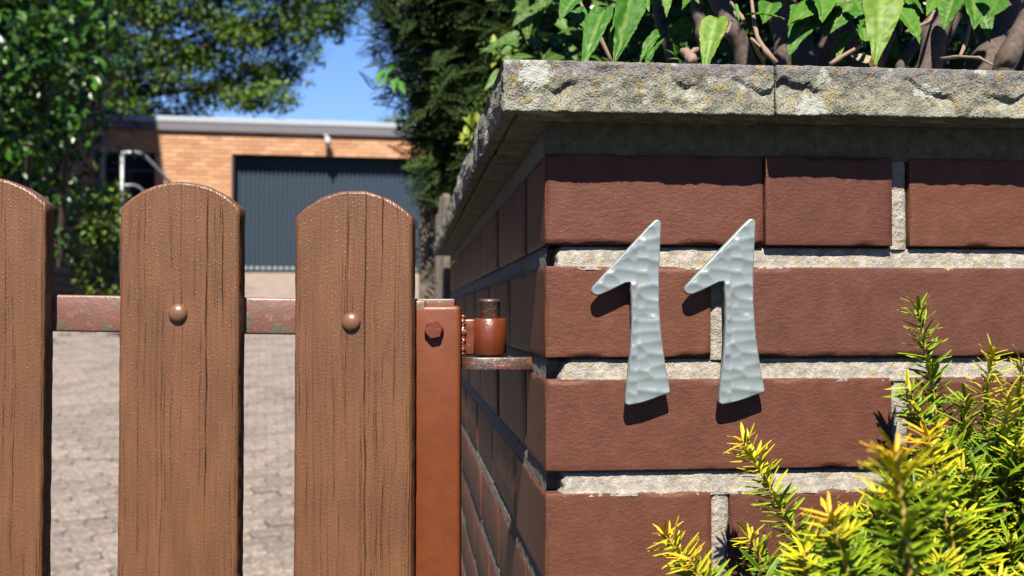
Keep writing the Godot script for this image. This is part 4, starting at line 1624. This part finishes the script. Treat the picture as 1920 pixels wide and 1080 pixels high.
	for k in 1900:
		var v := r.randf_range(-460, 445)
		var lim := 690.0
		for i in outline.size() - 1:
			if v >= outline[i][0] and v <= outline[i + 1][0]:
				lim = lerpf(outline[i][1], outline[i + 1][1], (v - outline[i][0]) / (outline[i + 1][0] - outline[i][0]))
		if v < -80:
			lim = lerpf(672, 760, (-80.0 - v) / 420.0)
		var f := pow(r.randf(), 0.9)
		var u := lerpf(lim + 12.0, 1150, f)
		var d := r.randf_range(3.4, 4.4) - 0.35 * clampf(f * 2.0, 0.0, 1.0)
		var p := P(u, v, d)
		if p.y < 1.2 and p.x > 0.0 and p.z > -1.9:
			continue
		var base := Vector3(lerpf(p.x, foot.x, 0.25), p.y + 0.1, lerpf(p.z, foot.z, 0.25))
		for i in 9:
			var q := p + Vector3(clampf(r.randfn(0, 0.06), -0.08, 0.15), clampf(r.randfn(0, 0.07), -0.13, 0.13), r.randfn(0, 0.09))
			var dr := (Vector3(-0.7, -0.25, 0.25) + Vector3(r.randf_range(-0.7, 0.7), r.randf_range(-0.6, 0.9), r.randf_range(-0.7, 0.7))).normalized()
			xs.append(leaf_at(q - foot - dr * 0.06, q - foot + dr * r.randf_range(0.03, 0.07), Vector3(r.randf_range(-0.6, 0.3), 0.8, r.randf_range(0.0, 0.8))))
			var kk := r.randf_range(0.55, 1.15) * (1.5 if r.randf() < 0.05 else 1.0)
			cs.append(Color(kk, kk, kk))
	var sprig := []
	var sc := []
	for q in [[722, 128, 704, 158, 0.0], [735, 133, 716, 160, 0.1], [742, 140, 738, 172, 0.2], [750, 128, 728, 124, 0.0], [746, 150, 760, 176, 0.3], [742, 126, 722, 140, 0.1]]:
		sprig.append(leaf_at(P(q[0], q[1], 3.3) - foot, P(q[2], q[3], 3.25) - foot, Vector3(-0.3, 0.6, 0.7 + q[4])))
		sc.append(Color(1, 1, 1))
	many("sprig", lozenge(0.34, Color(0.05, 0.16, 0.02)), M.tree_leaf, t, sprig, sc)
	part("twig", tube([P(722, 128, 3.3) - foot, P(760, 132, 3.35) - foot, P(820, 140, 3.6) - foot], [0.0015, 0.003, 0.006], 6), M.bark, t)
	many("crown", spray(Color(0.024, 0.056, 0.006), Color(0.042, 0.085, 0.009)), M.conifer_leaf, t, xs, cs)
	part("trunk", limb([Vector3.ZERO, Vector3(0, 1.6, 0), Vector3(0, 3.6, 0)], 0.13, 0.05), M.bark, t)
	# thicket behind the raised bed
	foot = Vector3(1.2, 1.07, -2.6)
	t = thing("thicket", "dense dark evergreen thicket behind the shrub on the raised bed", "shrub", foot)
	xs = []
	cs = []
	for k in 330:
		var p := Vector3(r.randf_range(0.5, 2.5), r.randf_range(1.0, 3.4), r.randf_range(-2.9, -2.0))
		clump(r, xs, cs, p - foot, Vector3(0.32, 0.3, 0.25), 95, 0.075, 0.8, 0.1)
	many("foliage", lozenge(0.45, Color(0.04, 0.085, 0.014)), M.laurel_leaf, t, xs, cs)
	for k in 190:
		var p := Vector3(r.randf_range(0.4, 2.5), r.randf_range(1.02, 1.7), r.randf_range(-2.6, -1.8))
		clump(r, xs, cs, p - foot, Vector3(0.26, 0.2, 0.2), 90, 0.07, 0.8, 0.1)
	for q in [-0.7, 0.0, 0.7]:
		part("trunk", limb([Vector3(q, 0, 0), Vector3(q + 0.1, 0.8, 0.05), Vector3(q, 2.0, 0)], 0.05, 0.025), M.bark, t)
	# yellow-green shoots that catch the sun between coping and conifer
	foot = Vector3(0.16, 1.07, -1.2)
	t = thing("sprouting_shrub", "small yellow-green sunlit shoots behind the far coping stones", "shrub", foot)
	xs = []
	cs = []
	for q in [[884, 252, 2.3, 14], [893, 245, 2.3, 12], [876, 262, 2.4, 10], [940, 95, 2.2, 9], [950, 82, 2.2, 7], [935, 108, 2.3, 5]]:
		clump(r, xs, cs, P(q[0], q[1], q[2]) - foot, Vector3.ONE * 0.022, q[3], 0.028, 1.0, 0.0)
	many("leaves", lozenge(0.5, Color(0.20, 0.26, 0.03)), M.tree_leaf, t, xs, cs)
	part("stem", tube([Vector3(0.02, 0, -0.4), P(892, 250, 2.35) - foot], [0.005, 0.003], 6), M.bark, t)
	part("stem", tube([Vector3(0.2, 0, -0.2), P(945, 95, 2.25) - foot], [0.005, 0.003], 6), M.bark, t)


# ------------------------------------------------------------------ drive, fence, garage, house
func build_ground() -> void:
	var g := thing("ground", "earth and planting ground around the drive", "", Vector3.ZERO)
	g.set_meta("kind", "structure")
	var zs := [400.0, 60.0, 8.0, 2.0, 0.0, -1.0, -5.0, -10.0, -14.0, -18.4, -30.0, -60.0, -150.0, -500.0]
	var xs := [-500.0, -100.0, -20.0, -6.0, 0.0, 6.0, 20.0, 100.0, 500.0]
	part("earth", grid_mesh(xs.size() - 1, zs.size() - 1, func(a: float, b: float) -> Vector3:
		var z: float = zs[int(round(b * (zs.size() - 1)))]
		return Vector3(xs[int(round(a * (xs.size() - 1)))], ground_y(z) - 0.012, z)), M.ground, g)
	var s := thing("pavement", "grey street pavement in front of the wall and gate", "", Vector3.ZERO)
	s.set_meta("kind", "structure")
	part("paving", grid_mesh(1, 1, func(a: float, b: float) -> Vector3:
		return Vector3(lerpf(-30, 30, a), -0.004, lerpf(20, 0.45, b))), M.street, s)


func build_drive() -> void:
	var d := thing("driveway", "pale sloping driveway of weathered pavers leading up to the garage", "", Vector3.ZERO)
	d.set_meta("kind", "structure")
	var left := func(z: float) -> float:
		return lerpf(-3.4, -4.6, clampf(-z / 18.0, 0.0, 1.0))
	var zs := [0.45, -1.0, -4.0, -8.0, -10.2]
	part("bedding", grid_mesh(1, zs.size() - 1, func(a: float, b: float) -> Vector3:
		var z: float = zs[int(round(b * (zs.size() - 1)))]
		return Vector3(lerpf(left.call(z), -0.02, a), ground_y(z) + 0.002, z)), M.joint_sand, d)
	part("upper_surface", grid_mesh(1, 3, func(a: float, b: float) -> Vector3:
		var z := lerpf(-10.2, -18.45, b)
		return Vector3(lerpf(-8.0, 1.6, a), ground_y(z) + 0.012, z)), M.drive_top, d)
	# pavers, laid askew in a running bond
	var r := RandomNumberGenerator.new()
	r.seed = 31
	var meshes := []
	for i in 3:
		meshes.append(bevel_box(Vector3(0.155, 0.05, 0.085), 0.009))
	var turn := deg_to_rad(24.0)
	var ax := Vector3(cos(turn), 0, -sin(turn))
	var az := Vector3(sin(turn), 0, cos(turn))
	var seen := []
	var rest := [[], [], [], []]
	for j in range(-125, 125):
		for i in range(-75, 75):
			var p: Vector3 = Vector3(-1.8, 0, -5.0) + ax * (0.16 * i + (0.08 if j % 2 else 0.0)) + az * (0.09 * j)
			if p.z > 0.35 or p.z < -10.1 or p.x > -0.16 or p.x < left.call(p.z) + 0.1:
				continue
			var slope := atan(1.67 / 17.4) if p.z < -1.0 else 0.0
			p.y = ground_y(p.z) - 0.008 + r.randfn(0, 0.0035) + 0.006 * sin(p.x * 3.1 + p.z * 2.2)
			var b := Basis(Vector3.RIGHT, slope) * Basis(Vector3.UP, turn + r.randfn(0, 0.02)) * Basis(Vector3.RIGHT, r.randfn(0, 0.045)) * Basis(Vector3(0, 0, 1), r.randfn(0, 0.03))
			var q := project(p)
			var in_gap := q.z > 0.5 and q.y > 490 and q.y < 1120 and ((q.x > 84 and q.x < 235) or (q.x > 446 and q.x < 566) or (q.x > 770 and q.x < 850))
			if in_gap:
				seen.append([q.z, Transform3D(b, p), r.randi() % 4])
			else:
				rest[r.randi() % 4].append(Transform3D(b, p))
	seen.sort_custom(func(a, b): return a[0] < b[0])
	for i in seen.size():
		if i < 300:
			part("paver", meshes[0], M["paver_%d" % seen[i][2]], d, seen[i][1])
		else:
			rest[seen[i][2]].append(seen[i][1])
	for k in 4:
		many("pavers_beyond", meshes[0], M["paver_%d" % k], d, rest[k], [])


func build_fence() -> void:
	var f := thing("board_fence", "weathered upright-board fence continuing the wall along the drive", "fence", Vector3(0.02, ground_y(-1.8), -1.8))
	var r := RandomNumberGenerator.new()
	r.seed = 3
	var board := bevel_box(Vector3(0.02, 1.0, 0.085), 0.004)
	var z := -1.87
	var n := 0
	while z > -4.6:
		var h := 1.2 + r.randf_range(-0.02, 0.02) - ground_y(z) * 0.55
		part("board", board, M.fence_wood, f, Transform3D(Basis(Vector3.RIGHT, r.randf_range(-0.012, 0.012)).scaled(Vector3(1, h, 1)), Vector3(r.randf_range(-0.006, 0.006), ground_y(z) + h * 0.5, z) - f.position + Vector3(0.0, 0, 0)))
		z -= 0.104
		n += 1
	for y in [0.3, 0.85]:
		part("batten", bevel_box(Vector3(0.03, 0.05, 2.8), 0.004), M.fence_wood, f, Transform3D(Basis(Vector3.RIGHT, 0.045), Vector3(0.026, y + 0.1, -1.4)))
	part("fence_post", bevel_box(Vector3(0.09, 1.32, 0.09), 0.006), M.fence_wood, f, Transform3D(Basis(), Vector3(-0.035, 0.62, -1.05)))


var facade_at: Vector3
var facade: Basis


# pixel -> place on the plane at zl in front of the facade, in the garage's own axes
func facade_hit(u: float, v: float, zl := 0.0) -> Vector3:
	var r := ray(u, v)
	var n := facade.z
	return facade.inverse() * (EYE + r * ((zl - n.dot(EYE - facade_at)) / n.dot(r)) - facade_at)


func slab(lo: Vector3, hi: Vector3, bev := 0.006) -> Array:
	return [bevel_box(hi - lo, bev), Transform3D(Basis(), (hi + lo) * 0.5)]


func put(called: String, lo: Vector3, hi: Vector3, m: Material, parent: Node, bev := 0.006) -> MeshInstance3D:
	var s := slab(lo, hi, minf(bev, 0.3 * minf(hi.x - lo.x, minf(hi.y - lo.y, hi.z - lo.z))))
	return part(called, s[0], m, parent, s[1])


func build_garage() -> void:
	var g := thing("garage", "flat-roofed orange brick garage with a wide slate-blue ribbed door", "garage", facade_at)
	g.basis = facade
	var xl := facade_hit(434, 400).x
	var xr := facade_hit(808, 420).x
	var yd := facade_hit(500, 511).y
	var yt := facade_hit(434, 286).y
	var yf := facade_hit(434, 248.5).y
	var ytop := facade_hit(434, 222).y
	var ymid := facade_hit(434, 233).y
	var x0 := facade_hit(150, 300).x
	var x1 := xr + 1.3
	var ox0 := facade_hit(188, 300).x
	var ox1 := facade_hit(290, 300).x
	var oy1 := facade_hit(240, 284).y
	# carcass with door and side openings
	put("wall", Vector3(x0, yd - 0.3, -0.35), Vector3(ox0, yf + 0.1, -0.012), M.garage_mortar, g)
	put("wall", Vector3(ox0, oy1, -0.35), Vector3(ox1, yf + 0.1, -0.012), M.garage_mortar, g)
	put("wall", Vector3(ox1, yd - 0.3, -0.35), Vector3(xl, yf + 0.1, -0.012), M.garage_mortar, g)
	put("wall", Vector3(xl, yt, -0.35), Vector3(xr, yf + 0.1, -0.012), M.garage_mortar, g)
	put("wall", Vector3(xr, yd - 0.3, -0.35), Vector3(x1, yf + 0.1, -0.012), M.garage_mortar, g)
	put("back_wall", Vector3(x0, yd - 0.3, -6.3), Vector3(x1, yf + 0.1, -6.0), M.garage_mortar, g)
	put("side_wall", Vector3(x1 - 0.25, yd - 0.3, -6.0), Vector3(x1, yf + 0.1, -0.36), M.garage_mortar, g)
	put("side_wall", Vector3(x0, yd - 0.3, -6.0), Vector3(x0 + 0.25, yf + 0.1, -0.36), M.garage_mortar, g)
	# facing bricks, one by one
	var r := RandomNumberGenerator.new()
	r.seed = 8
	var kinds := {}
	var others := {}
	var course := 0.0765
	var n := 0
	var y := yf - course * 0.5
	var row := 0
	while y > yd - 0.05:
		var x := x0 + (0.12 if row % 2 else 0.0)
		while x < x1 - 0.02:
			var a := x
			var b := minf(x + 0.238, x1)
			x += 0.25
			for hole in [[ox0, ox1, oy1], [xl, xr, yt]]:
				if y < hole[2] + 0.01 and b > hole[0] and a < hole[1]:
					if a < hole[0] - 0.03:
						b = hole[0]
					elif b > hole[1] + 0.03:
						a = hole[1]
					else:
						b = a - 1.0
			if b - a < 0.03:
				continue
			var q := project(facade_at + facade * Vector3((a + b) * 0.5, y, 0))
			var key := int(round((b - a) * 100.0))
			if not kinds.has(key):
				kinds[key] = bevel_box(Vector3(key / 100.0, 0.066, 0.1), 0.004)
			var hidden := q.y > 440 or (q.x < 300 and q.y > 330) or q.x > 840 or q.x < 185 or (q.y > 375 and q.x < 806)
			if hidden or n > 290:
				if not others.has(key):
					others[key] = []
				others[key].append(Transform3D(Basis(), Vector3((a + b) * 0.5, y, -0.05 + r.randf_range(0, 0.003))))
				continue
			part("brick", kinds[key], M["garage_brick_%d" % (r.randi() % 5)], g, Transform3D(Basis(), Vector3((a + b) * 0.5, y, -0.05 + r.randf_range(0, 0.003))))
			n += 1
		y -= course
		row += 1
	for key in others:
		many("bricks_below", kinds[key], M.garage_brick_0, g, others[key], [])
	# fascia, flashing and roof
	put("fascia", Vector3(x0, yf, 0.002), Vector3(x1 + 0.1, ymid, 0.06), M.fascia, g)
	var fl := begin()
	put("flashing", Vector3(x0, ymid + 0.001, -0.03), Vector3(x1 + 0.12, ytop, 0.075), M.flashing, g, 0.012)
	put("roof", Vector3(x0, ymid - 0.05, -6.3), Vector3(x1 + 0.1, ytop - 0.03, -0.032), M.roofing, g)
	# up-and-over door, set back behind its lintel
	var door := put("door", Vector3(xl - 0.05, yd - 0.02, -0.30), Vector3(xr + 0.05, yt + 0.05, -0.262), M.door_paint, g)
	var c := door.position
	var rib := bevel_box(Vector3(0.042, yt - yd - 0.13, 0.045), 0.006)
	var nr := int((xr - xl) / 0.079)
	for i in nr:
		var x := xl + (i + 0.5) * (xr - xl) / nr
		part("rib", rib, M.door_paint, door, Transform3D(Basis(), Vector3(x, (yt + yd) * 0.5 + 0.02, -0.240) - c))
	part("bottom_rail", bevel_box(Vector3(xr - xl - 0.02, 0.09, 0.016), 0.005), M.door_paint, door, Transform3D(Basis(), Vector3((xl + xr) * 0.5, yd + 0.05, -0.252) - c))
	var vent := bevel_box(Vector3(0.062, 0.055, 0.01), 0.004)
	var slot := bevel_box(Vector3(0.05, 0.012, 0.006), 0.002)
	for i in 34:
		var x := xl + 0.12 + i * 0.104
		if x > xr - 0.1:
			break
		var v := part("vent", vent, M.pale_plastic, door, Transform3D(Basis(), Vector3(x, yd + 0.085, -0.2105) - c))
	put("door_frame", Vector3(xl, yd - 0.02, -0.26), Vector3(xl + 0.035, yt, -0.02), M.dark_inside, g)
	put("lintel_trim", Vector3(xl + 0.036, yt - 0.03, -0.26), Vector3(xr, yt, -0.02), M.dark_inside, g)
	# the side opening with its dark window
	put("inside", Vector3(ox0 - 0.1, yd - 0.3, -0.60), Vector3(ox1 + 0.1, oy1 + 0.1, -0.42), M.dark_inside, g)
	var win := put("window", Vector3(ox0, oy1 - 1.2, -0.24), Vector3(ox1, oy1, -0.225), M.pane, g)
	var wc := win.position
	for q in [[ox0, ox1, oy1 - 0.06, oy1], [ox0, ox1, oy1 - 0.34, oy1 - 0.27], [ox0, ox0 + 0.06, oy1 - 1.2, oy1 - 0.061], [(ox0 + ox1) * 0.5 - 0.03, (ox0 + ox1) * 0.5 + 0.03, oy1 - 1.2, oy1 - 0.341]]:
		part("frame", bevel_box(Vector3(q[1] - q[0], q[3] - q[2], 0.05), 0.006), M.frame_blue, win, Transform3D(Basis(), Vector3((q[0] + q[1]) * 0.5, (q[2] + q[3]) * 0.5, -0.195) - wc))
	# lamp over the door with its cable
	var lp := facade_hit(611, 258, 0.02)
	var lamp := thing("security_lamp", "small white wall lamp on a bracket above the garage door", "wall lamp", facade_at + facade * Vector3(lp.x, lp.y, 0.0))
	lamp.basis = facade
	part("mount", bevel_box(Vector3(0.09, 0.12, 0.05), 0.01), M.lamp_white, lamp, Transform3D(Basis(), Vector3(0, 0.07, 0.032)))
	part("arm", tube([Vector3(0, 0.05, 0.05), Vector3(0.02, 0.0, 0.12), Vector3(0.03, -0.05, 0.14)], [0.02, 0.02, 0.018], 8), M.lamp_white, lamp)
	part("shade", lathe([Vector2(0.03, 0.05), Vector2(0.06, 0.02), Vector2(0.07, -0.06), Vector2(0.055, -0.10), Vector2(0.0, -0.10)], 16), M.lamp_white, lamp, Transform3D(Basis(Vector3(0, 0, 1), 0.15), Vector3(0.03, -0.06, 0.15)))
	part("sensor", lathe([Vector2(0.0, 0.03), Vector2(0.03, 0.02), Vector2(0.035, -0.03), Vector2(0.0, -0.05)], 12), M.cable, lamp, Transform3D(Basis(), Vector3(0.035, -0.2, 0.14)))
	var ca := []
	for k in 9:
		var q := facade_hit(lerpf(480, 606, k / 8.0), 247.0 + 3.0 * sin(k * 0.8) + 2.0, 0.02)
		ca.append(q - facade_hit(606, 249, 0.02))
	var cable := thing("lamp_cable", "thin loose cable running along the fascia to the lamp", "cable", facade_at + facade * facade_hit(606, 249, 0.02))
	cable.basis = facade
	var rad := []
	for k in 9:
		rad.append(0.008)
	part("wire", tube(ca, rad, 6), M.cable, cable)


func build_handrail() -> void:
	var o := P(229, 400, 16.6)
	o.y = ground_y(o.z)
	var h := thing("stair_handrail", "grey tubular handrail sloping down beside the garage steps", "handrail", o)
	var post_top := P(229, 287, 16.6) - o
	part("handrail_post", tube([Vector3.ZERO, post_top], [0.031, 0.031], 10), M.rail_zinc, h)
	var pts := []
	for q in [[223, 287, 16.6], [255, 286, 16.7], [264, 288, 16.75], [274, 295, 16.8], [315, 338, 17.2], [380, 404, 17.8]]:
		pts.append(P(q[0], q[1], q[2]) - o)
	part("top_rail", tube(pts, [0.028, 0.028, 0.028, 0.028, 0.028, 0.028], 10), M.rail_zinc, h)
	pts = []
	for q in [[229, 348, 16.6], [250, 347, 16.7], [259, 350, 16.75], [268, 358, 16.8], [315, 405, 17.2]]:
		pts.append(P(q[0], q[1], q[2]) - o)
	part("lower_rail", tube(pts, [0.022, 0.022, 0.022, 0.022, 0.022], 10), M.rail_zinc, h)


func build_house() -> void:
	# its near corner throws the upright edge of shade on the garage wall
	var fx := facade_at + facade * facade_hit(292, 300)
	var c := fx.x - 0.18 * 5.2
	var zf := fx.z + 5.2
	var zb := -17.9
	var y0 := ground_y(zf) - 0.4
	var h := thing("side_house", "tall dark brick house beside the garage, mostly hidden by the laurel", "house", Vector3(c, y0, zf))
	var hgt := 9.0
	put("wall", Vector3(-7.0, 0, zb - zf), Vector3(0, hgt, 0), M.house_wall, h, 0.01)
	put("roof", Vector3(-7.3, hgt + 0.001, zb - zf - 0.2), Vector3(0.3, hgt + 0.25, 0.3), M.roofing, h, 0.02)
	var r := ray(128, -20)
	var hit := EYE + r * ((c - EYE.x) / r.x) - Vector3(c, y0, zf)
	var w := put("window", hit + Vector3(0.012, -0.62, -1.0), hit + Vector3(0.03, 0.9, 0.9), M.pane, h)
	for q in [[-0.62, -0.46, -1.06, 0.96], [0.9, 1.0, -1.06, 0.96], [-0.459, 0.899, -1.06, -0.94], [-0.459, 0.899, 0.84, 0.96]]:
		part("frame", bevel_box(Vector3(0.06, q[1] - q[0], q[3] - q[2]), 0.01), M.white_paint, w, Transform3D(Basis(), hit + Vector3(0.045, (q[0] + q[1]) * 0.5, (q[2] + q[3]) * 0.5) - w.position))
	r = ray(191, 160)
	hit = EYE + r * ((c + 0.09 - EYE.x) / r.x)
	var p := thing("downpipe", "grey upright downpipe seen through leaves at the house corner", "pipe", Vector3(hit.x, ground_y(hit.z), hit.z))
	part("pipe", tube([Vector3.ZERO, Vector3(0, 7.5, 0)], [0.065, 0.065], 12), M.pipe_grey, p)
	for y in [2.0, 4.0, 6.0]:
		part("bracket", lathe([Vector2(0.068, y), Vector2(0.078, y + 0.005), Vector2(0.078, y + 0.04), Vector2(0.068, y + 0.045)], 12), M.pipe_grey, p)
	# low wall at the edge of the drive under the laurel
	var a := P(60, 628, 8.8)
	var lw := thing("low_wall", "low dark brick wall edging the drive under the laurel", "wall", Vector3(a.x - 0.2, ground_y(a.z), a.z))
	var len := 6.2
	put("core", Vector3(-0.22, -0.4, -len), Vector3(-0.012, 0.62, 0), M.house_wall, lw)
	var bm := bevel_box(Vector3(0.1, 0.066, 0.24), 0.005)
	for row in 7:
		for k in 24:
			var z := -0.13 - k * 0.252 - (0.12 if row % 2 else 0.0)
			if z < -len + 0.1:
				continue
			part("brick", bm, M["brick_%d" % ((row + k * 3) % 4)], lw, Transform3D(Basis(), Vector3(-0.05, 0.08 + row * 0.078, z)))
	put("cap", Vector3(-0.26, 0.621, -len), Vector3(0.03, 0.68, 0.02), M.house_wall, lw)


# ------------------------------------------------------------------ all of it
func _ready() -> void:
	var b := Basis(Vector3.UP, -deg_to_rad(YAW)) * Basis(Vector3.RIGHT, deg_to_rad(PITCH))
	fwd = -b.z
	rgt = b.x
	upv = b.y
	var cam := Camera3D.new()
	cam.name = "camera"
	add_child(cam)
	cam.transform = Transform3D(b, EYE)
	cam.fov = rad_to_deg(2.0 * atan(540.0 / FPX))
	cam.near = 0.05
	cam.far = 2000.0
	var lens := CameraAttributesPhysical.new()
	lens.frustum_focal_length = 44.0
	lens.frustum_near = 0.05
	lens.frustum_far = 2000.0
	lens.frustum_focus_distance = 0.765
	lens.exposure_aperture = 44.0 / 3.3
	cam.attributes = lens
	cam.current = true
	var sky_m := ProceduralSkyMaterial.new()
	sky_m.sky_top_color = lin(0.004, 0.078, 0.40)
	sky_m.sky_horizon_color = lin(0.37, 0.60, 0.86)
	sky_m.sky_curve = 0.15
	sky_m.ground_bottom_color = lin(0.05, 0.05, 0.045)
	sky_m.ground_horizon_color = lin(0.12, 0.13, 0.13)
	var env := Environment.new()
	env.background_mode = Environment.BG_SKY
	env.sky = Sky.new()
	env.sky.sky_material = sky_m
	env.background_energy_multiplier = TONE
	env.tonemap_mode = Environment.TONE_MAPPER_LINEAR
	env.tonemap_exposure = EXPOSURE
	env.sdfgi_enabled = true
	env.ssao_enabled = true
	env.ssil_enabled = true
	var we := WorldEnvironment.new()
	we.name = "world"
	we.environment = env
	add_child(we)
	var sun := DirectionalLight3D.new()
	sun.name = "sun"
	sun.light_energy = 1.6
	sun.light_color = Color(1.0, 0.96, 0.90)
	sun.light_angular_distance = 0.5
	sun.shadow_enabled = true
	sun.sky_mode = DirectionalLight3D.SKY_MODE_LIGHT_ONLY
	add_child(sun)
	sun.look_at_from_position(Vector3(-0.15, 1.28, 1.0), Vector3.ZERO)
	make_materials()
	gate_basis = Basis(Vector3.UP, deg_to_rad(-4.0))
	var ex := (rgt * cos(deg_to_rad(9.7)) + fwd * sin(deg_to_rad(9.7)))
	ex.y = 0.0
	ex = ex.normalized()
	facade = Basis(ex, Vector3.UP, ex.cross(Vector3.UP))
	facade_at = P(434, 511, 18.6)
	build_ground()
	build_drive()
	build_wall()
	build_garage()
	build_house()
	build_fence()
	build_trees()
	build_shrub()
	build_yew()
	build_gate()
	build_hinge()
	build_numbers()
	build_handrail()
